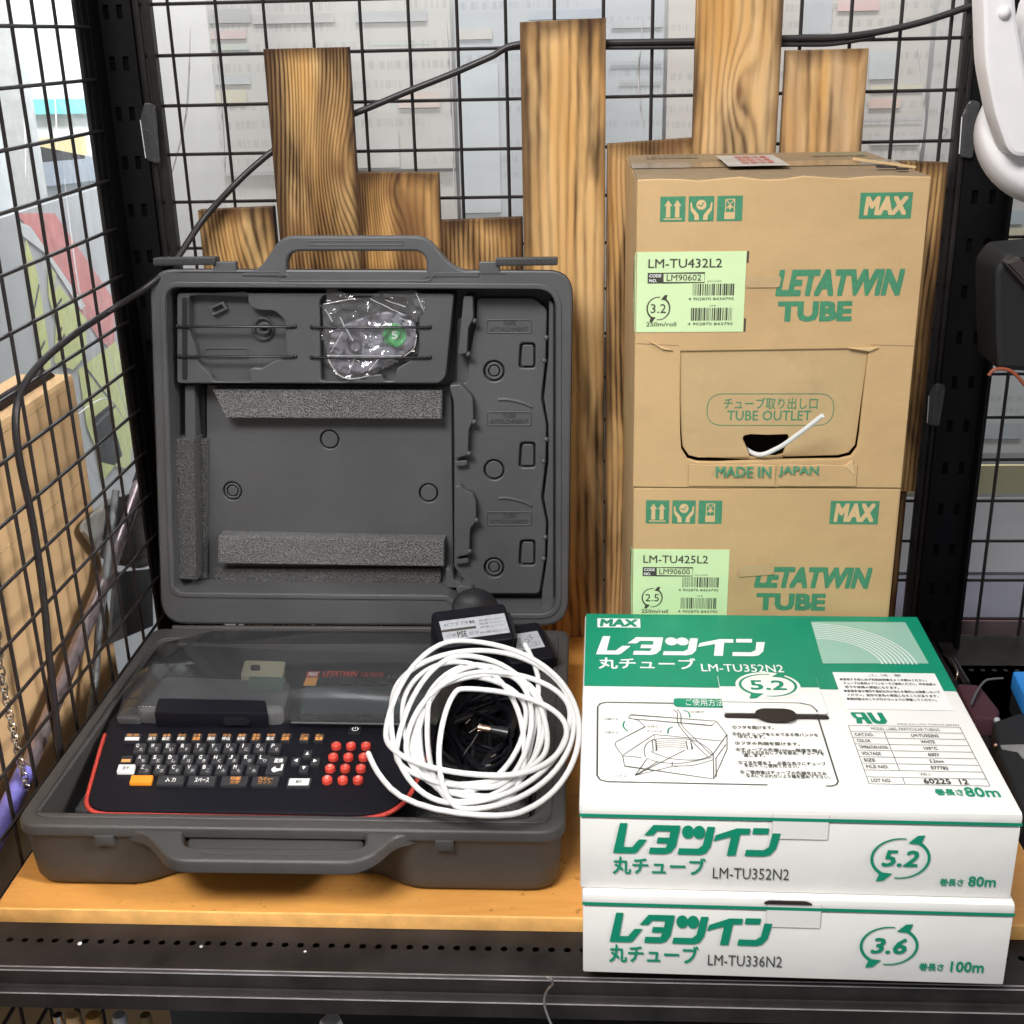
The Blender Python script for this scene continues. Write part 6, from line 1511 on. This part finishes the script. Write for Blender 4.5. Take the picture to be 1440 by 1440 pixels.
one(mb, 'metal_bracket', 'dark slate metal bracket below the grey sacking, beside the case', 'bracket', smooth=0)
strand([at_x(163, 690, -0.5195), at_x(150, 800, -0.5195), at_x(140, 880, -0.5195), at_x(133, 960, -0.5195), at_x(126, 1010, -0.5195)], 0.0042, 'grey ribbed hose hanging behind the bronze pole', 'grey_cable', 'ribbed_hose')
# bright chain
t = thing('steel_chain', 'bright steel chain hanging outside the left wire panel, lower left', 'chain', tuple(at_x(20, 1000, -0.512)))
cpts = spline([at_x(-6, 880, -0.512), at_x(2, 950, -0.512), at_x(14, 1010, -0.512), at_x(26, 1060, -0.512), at_x(38, 1110, -0.512)], 6)
ml = None; L0 = 0.0
for i in range(len(cpts)-1):
    mb = MB(); c = (cpts[i]+cpts[i+1])/2; d = (cpts[i+1]-cpts[i]).normalized(); s1 = (Vector((1, 0, 0)) if i % 2 else Vector((0, 1, 0.2))); s1 = (s1-d*s1.dot(d)).normalized()
    ln = (cpts[i+1]-cpts[i]).length*0.72
    ring = [c + d*ln*cos(2*pi*k/14) + s1*0.0034*sin(2*pi*k/14) for k in range(15)]
    mb.tube(ring, 0.0010, 'chrome', 6, cap=False); mb.build('chain_link', t)
# shop poster with red and yellow-green shapes
xw = -0.95
def LP(x, y, xx=xw): p = at_x(x, y, xx); return (p.y, p.z)
Fx = lambda a, b, h: Vector((xw+h, a, b))
t = thing('shop_poster', 'grey shop poster with red diagonal band and lime shapes behind the left wires', 'poster', (xw, 1.7, 0))
c0, c1 = LP(-40, 560), LP(230, 290)
mb = MB(); mb.box((xw-0.004, 0.9, -0.6), (xw, 3.2, at_x(60, 288, xw).z), plain('poster_grey', (0.60, 0.60, 0.61), 0.6, var=0.12, scale=6)); mb.build('sheet', t, smooth=0)
mb = MB()
red = plain('poster_red', (0.86, 0.26, 0.24), 0.5); yel = plain('poster_lime', (0.76, 0.80, 0.28), 0.5); lg = plain('poster_pale', (0.85, 0.85, 0.86), 0.5)  # poster tones raised to carry the haze of the film before them
mb.flat([[LP(22, 300), (LP(60, 300)), LP(165, 495), LP(140, 480), LP(100, 420), LP(70, 360), LP(45, 330)]], 0.002, Fx, red)
mb.flat([[LP(56, 300), LP(75, 300), LP(158, 420), LP(160, 490), LP(125, 455), LP(88, 380)]], 0.0025, Fx, red)
mb.flat([[LP(24, 312), LP(40, 318), LP(118, 430), LP(112, 436), LP(60, 355), LP(30, 332)]], 0.003, Fx, lg)
for pp in ([(34, 335), (50, 385), (62, 460), (70, 520), (55, 520), (44, 450), (32, 375)], [(64, 370), (76, 385), (72, 415), (80, 400), (95, 420), (120, 450), (118, 500), (100, 520), (74, 510), (76, 450), (66, 420)], [(108, 520), (160, 480), (190, 560), (180, 660), (140, 650), (120, 600)], [(126, 590), (150, 570), (170, 640), (140, 680)]):
    mb.flat([[LP(*p) for p in pp]], 0.0035, Fx, yel)
for pp in ([(52, 400), (44, 440)], [(60, 480), (50, 500)], [(84, 460), (78, 478)], [(88, 470), (80, 490)], [(70, 440), (84, 420)], [(120, 520), (150, 560)], [(130, 600), (160, 570)]):
    a, b = LP(*pp[0]), LP(*pp[1]); mb.stroke([a, b], 0.006, 0.004, Fx, 'grey_ink')
mb.build('poster_shapes', t, smooth=0)
# other things in the shop beyond the left wires
yw2 = 3.19
def LQ(x, y): p = at_y(x, y, yw2); return (p.x, p.z)
Fy = lambda a, b, h: Vector((a, yw2-h, b))
for (pts, c, nm, lab, cat) in (([(-30, 140), (165, 138), (165, 158), (-30, 162)], (0.16, 0.60, 0.58), 'banner', 'teal banner strip across the bright shop wall, seen through the left wires', 'banner'),
        ([(50, 195), (120, 190), (124, 222), (54, 228)], (0.62, 0.50, 0.24), 'price_card', 'yellowish card on the shop wall below the teal banner', 'card'),
        ([(60, 205), (160, 225), (160, 250), (60, 262)], (0.24, 0.27, 0.32), 'goods_row', 'dark row of goods below the yellowish card, through the left wires', 'goods'),
        ([(95, 296), (165, 294), (165, 306), (95, 308)], (0.20, 0.52, 0.52), 'banner', 'short teal strip lower on the shop wall, near the corner post', 'banner')):
    mb = MB(); mb.plate([[LQ(*p) for p in pts]], 0.0, 0.02, Fy, plain('shop_colour', c, 0.6, var=0.1, scale=8)); one(mb, nm, lab, cat, smooth=0)
mb = MB(); pa_ = at_y(22, 150, 2.9); mb.box((pa_.x-0.03, 2.87, -1.25), (pa_.x+0.03, 2.93, 2.2), plain('grey_pillar', (0.42, 0.42, 0.41), 0.6)); one(mb, 'pillar', 'thin grey pillar standing in the shop, behind the left wires', 'pillar', smooth=0)

# ================================================================== right-hand neighbour
# white fan arm and base
t = thing('desk_fan', 'white plastic fan with a sloping arm and round base, cut by the right edge', 'fan', tuple(at_y(1440, 200, 1.18)))
yf = 1.18
q = lambda x, y: (lambda p: (p.x, p.z))(at_y(x, y, yf))
Ff = lambda a, b, h: Vector((a, yf-h, b))
mb = MB(); mb.plate([rpoly([q(1366, -20), q(1412, -20), q(1414, 20), q(1426, 90), q(1444, 180), q(1452, 215), q(1405, 218), q(1384, 160), q(1370, 90)], 0.012, 4)], 0.0, 0.030, Ff, 'white_plastic', bev=0.004, bottom=True)
mb.build('fan_arm', t, smooth=45)
mb = MB(); c = at_y(1478, 180, yf+0.02); R0 = (q(1478, 180)[0]-q(1377, 180)[0])
ax = Vector((0.0, -0.80, 0.6)).normalized(); e1 = Vector((1, 0, 0)); e2 = ax.cross(e1)
mb.loft([[c+ax*h+e1*r*R0*cos(2*pi*i/48)+e2*r*R0*1.08*sin(2*pi*i/48) for i in range(48)] for h, r in ((-0.030, 0.9), (-0.022, 0.99), (-0.004, 1.0), (0.003, 0.97), (0.009, 0.82), (0.013, 0.5), (0.014, 0.1))], 'white_plastic')
mb.build('fan_base', t, smooth=45)
mb = MB(); p = at_y(1412, 18, yf-0.03); mb.sphere(p, 0.0055, 'white_plastic', 12, 8); mb.build('pivot_cap', t)
mb = MB(); mb.plate([rpoly([q(1452, -10), q(1440, 40), q(1428, 80), q(1436, 105), q(1470, 105), q(1490, -10)], 0.008, 3)], -0.03, -0.004, Ff, 'white_plastic', bev=0.003, bottom=True); mb.build('fan_guard', t, smooth=45)
# black equipment on the next shelf up
yk = 1.20
q = lambda x, y: (lambda p: (p.x, p.z))(at_y(x, y, yk))
Fk_ = lambda a, b, h: Vector((a, yk-h, b))
mb = MB(); mb.plate([rpoly([q(1398, 378), q(1416, 354), q(1520, 345), q(1520, 528), q(1402, 521), q(1399, 470)], 0.006, 3)], -0.06, 0.0, Fk_, 'black_matt', bev=0.006, bottom=True)
mb.plate([rpoly([q(1405, 366), q(1428, 358), q(1500, 440), q(1500, 470)], 0.004, 3)], 0.0, 0.012, Fk_, plain('dark_brown_plastic', (0.045, 0.035, 0.032), 0.4), bev=0.003)
one(mb, 'black_case', 'black angular equipment case at the right edge, below the white fan', 'case', smooth=40)
mb = MB(); mb.tube(spline([at_y(1390, 528, yk), at_y(1398, 520, yk), at_y(1412, 519, yk), at_y(1425, 524, yk), at_y(1440, 540, yk), at_y(1455, 556, yk)], 6), 0.0018, plain('orange_rim', (0.30, 0.08, 0.04), 0.4), 8)
one(mb, 'orange_rim', 'thin orange-red rim showing under the black equipment case', 'rim')
mb = MB(); mb.box((0.60, 1.20, 0.0), (0.61, 1.21, 1.1), 'steel_black')
# blue box on the neighbouring shelf
zb = -0.0135
c0 = at_z(1424, 975, 0.0)
t = thing('blue_box', 'bright blue plastic box on the dark shelf at the right edge', 'box', (c0.x+0.05, c0.y+0.05, zb))
a = at_z(1425, 945, 0.030); b = at_z(1452, 1002, 0.030)
mb = MB(); mb.plate([rpoly([(a.x, a.y), (a.x+0.14, a.y), (a.x+0.14, b.y), (b.x, b.y)], 0.004, 3)], zb, 0.030, W, 'black_matt', bev=0.001)
mb.build('box_tray', t, smooth=30)
mb = MB(); mb.plate([rpoly([(a.x-0.001, a.y+0.001), (a.x+0.141, a.y+0.001), (a.x+0.141, b.y-0.001), (b.x-0.001, b.y-0.001)], 0.004, 3)], 0.012, 0.0312, W, 'blue', bev=0.003)
mb.build('box_lid', t, smooth=40)
# maroon pouch, thin wire, dark gadget
mb = MB(); pp = [at_z(x, y, 0.006) for x, y in ((1345, 960), (1378, 962), (1408, 1000), (1400, 1012), (1368, 1008))]
mb.plate([rpoly([(p.x, p.y) for p in pp], 0.006, 4)], zb, 0.006, W, 'maroon', bev=0.004)
one(mb, 'maroon_pouch', 'dark maroon cloth pouch lying right of the white boxes', 'pouch', smooth=45)
strand([at_z(1366, 990, 0.012), at_z(1374, 972, 0.014), at_z(1385, 958, 0.014), at_z(1396, 955, 0.013), at_z(1410, 954, 0.010)], 0.0013, 'thin grey wire curling over the maroon pouch', 'grey_cable', 'thin_wire')
strand([at_z(1326, 920, 0.002), at_z(1338, 928, 0.012), at_z(1346, 945, 0.014), at_z(1345, 956, 0.006)], 0.0012, 'thin silver wire loop beside the right post foot', 'chrome', 'wire_loop')
mb = MB(); a = at_z(1340, 928, 0.004); b = at_z(1360, 962, 0.004); mb.tube([a, b], 0.004, 'black', 8); one(mb, 'black_pen', 'short black stick lying beside the silver wire loop', 'stick')
mb = MB(); pp = [at_z(x, y, 0.020) for x, y in ((1395, 1015), (1440, 1000), (1480, 1120), (1440, 1150), (1405, 1060))]
mb.plate([rpoly([(p.x, p.y) for p in pp], 0.006, 4)], zb, 0.020, W, 'black_matt', bev=0.003)
one(mb, 'black_gadget', 'flat black gadget lying in front of the maroon pouch', 'gadget', smooth=40)
mb = MB(); pp = [at_z(x, y, 0.006) for x, y in ((1404, 1067), (1440, 1066), (1440, 1088), (1434, 1084), (1428, 1076), (1406, 1072))]
mb.plate([[(p.x, p.y) for p in pp]], 0.0203, 0.0216, W, 'bag_grey'); one(mb, 'metal_clip', 'grey metal clip lying on the flat black gadget', 'clip', smooth=0)
for (x, y, r, lab) in ((1402, 1013, 0.0035, 'small pale bead between the pouch and the black gadget'), (1400, 1048, 0.0022, 'tiny brass screw at the edge of the white box, on the gadget')):
    mb = MB(); mb.sphere(at_z(x, y, 0.012 if y < 1030 else 0.023), r, 'paper_label' if y < 1030 else 'copper', 8, 6); one(mb, 'bead' if y < 1030 else 'screw', lab, 'bead' if y < 1030 else 'screw')

# ================================================================== below the shelf lip
zl = -0.30
mb = MB(); mb.box((-0.6, 0.76, -0.62), (1.0, 1.36, -0.60), 'steel_black'); tag(mb.build('storage_shelf', smooth=0), 'dark lower shelf under the black steel shelf', 'shelf')
items = [(82, 16, 'chrome', 'bottle', 'silver bottle top under the shelf lip, leftmost of the row'), (103, 22, 'cardboard_left', 'jar', 'brown jar under the shelf lip between the silver bottle and the wide jar'), (132, 26, plain('ochre_plastic', (0.42, 0.24, 0.07), 0.5), 'jar', 'wide ochre jar under the shelf lip'), (168, 22, 'paper_label', 'bottle', 'pale grey bottle under the shelf lip, right of the ochre jar'), (205, 18, plain('olive_plastic', (0.20, 0.15, 0.06), 0.5), 'jar', 'dark olive jar under the shelf lip, rightmost of the row'), (465, 36, 'white_plastic', 'hexagonal_cap', 'white hexagonal cap showing under the middle of the shelf lip')]
for (px, wpx, m, nm, lab) in items:
    p = at_y(px, 1432, 0.80); r = wpx/2/FPX*0.95; z0 = -0.60; top = at_y(px, 1427 if nm != 'hexagonal_cap' else 1434, 0.80).z
    n = 6 if nm == 'hexagonal_cap' else 20
    mb = MB(); mb.loft([[Vector((p.x+rr*cos(2*pi*i/n), 0.80+rr*sin(2*pi*i/n), z)) for i in range(n)] for z, rr in ((z0, r*1.5), (top-0.05, r*1.5), (top-0.03, r), (top-0.003, r), (top, r*0.85))], m)
    one(mb, nm, lab, {'bottle': 'bottle', 'jar': 'jar'}.get(nm, 'cap'), smooth=40 if n > 6 else 0)
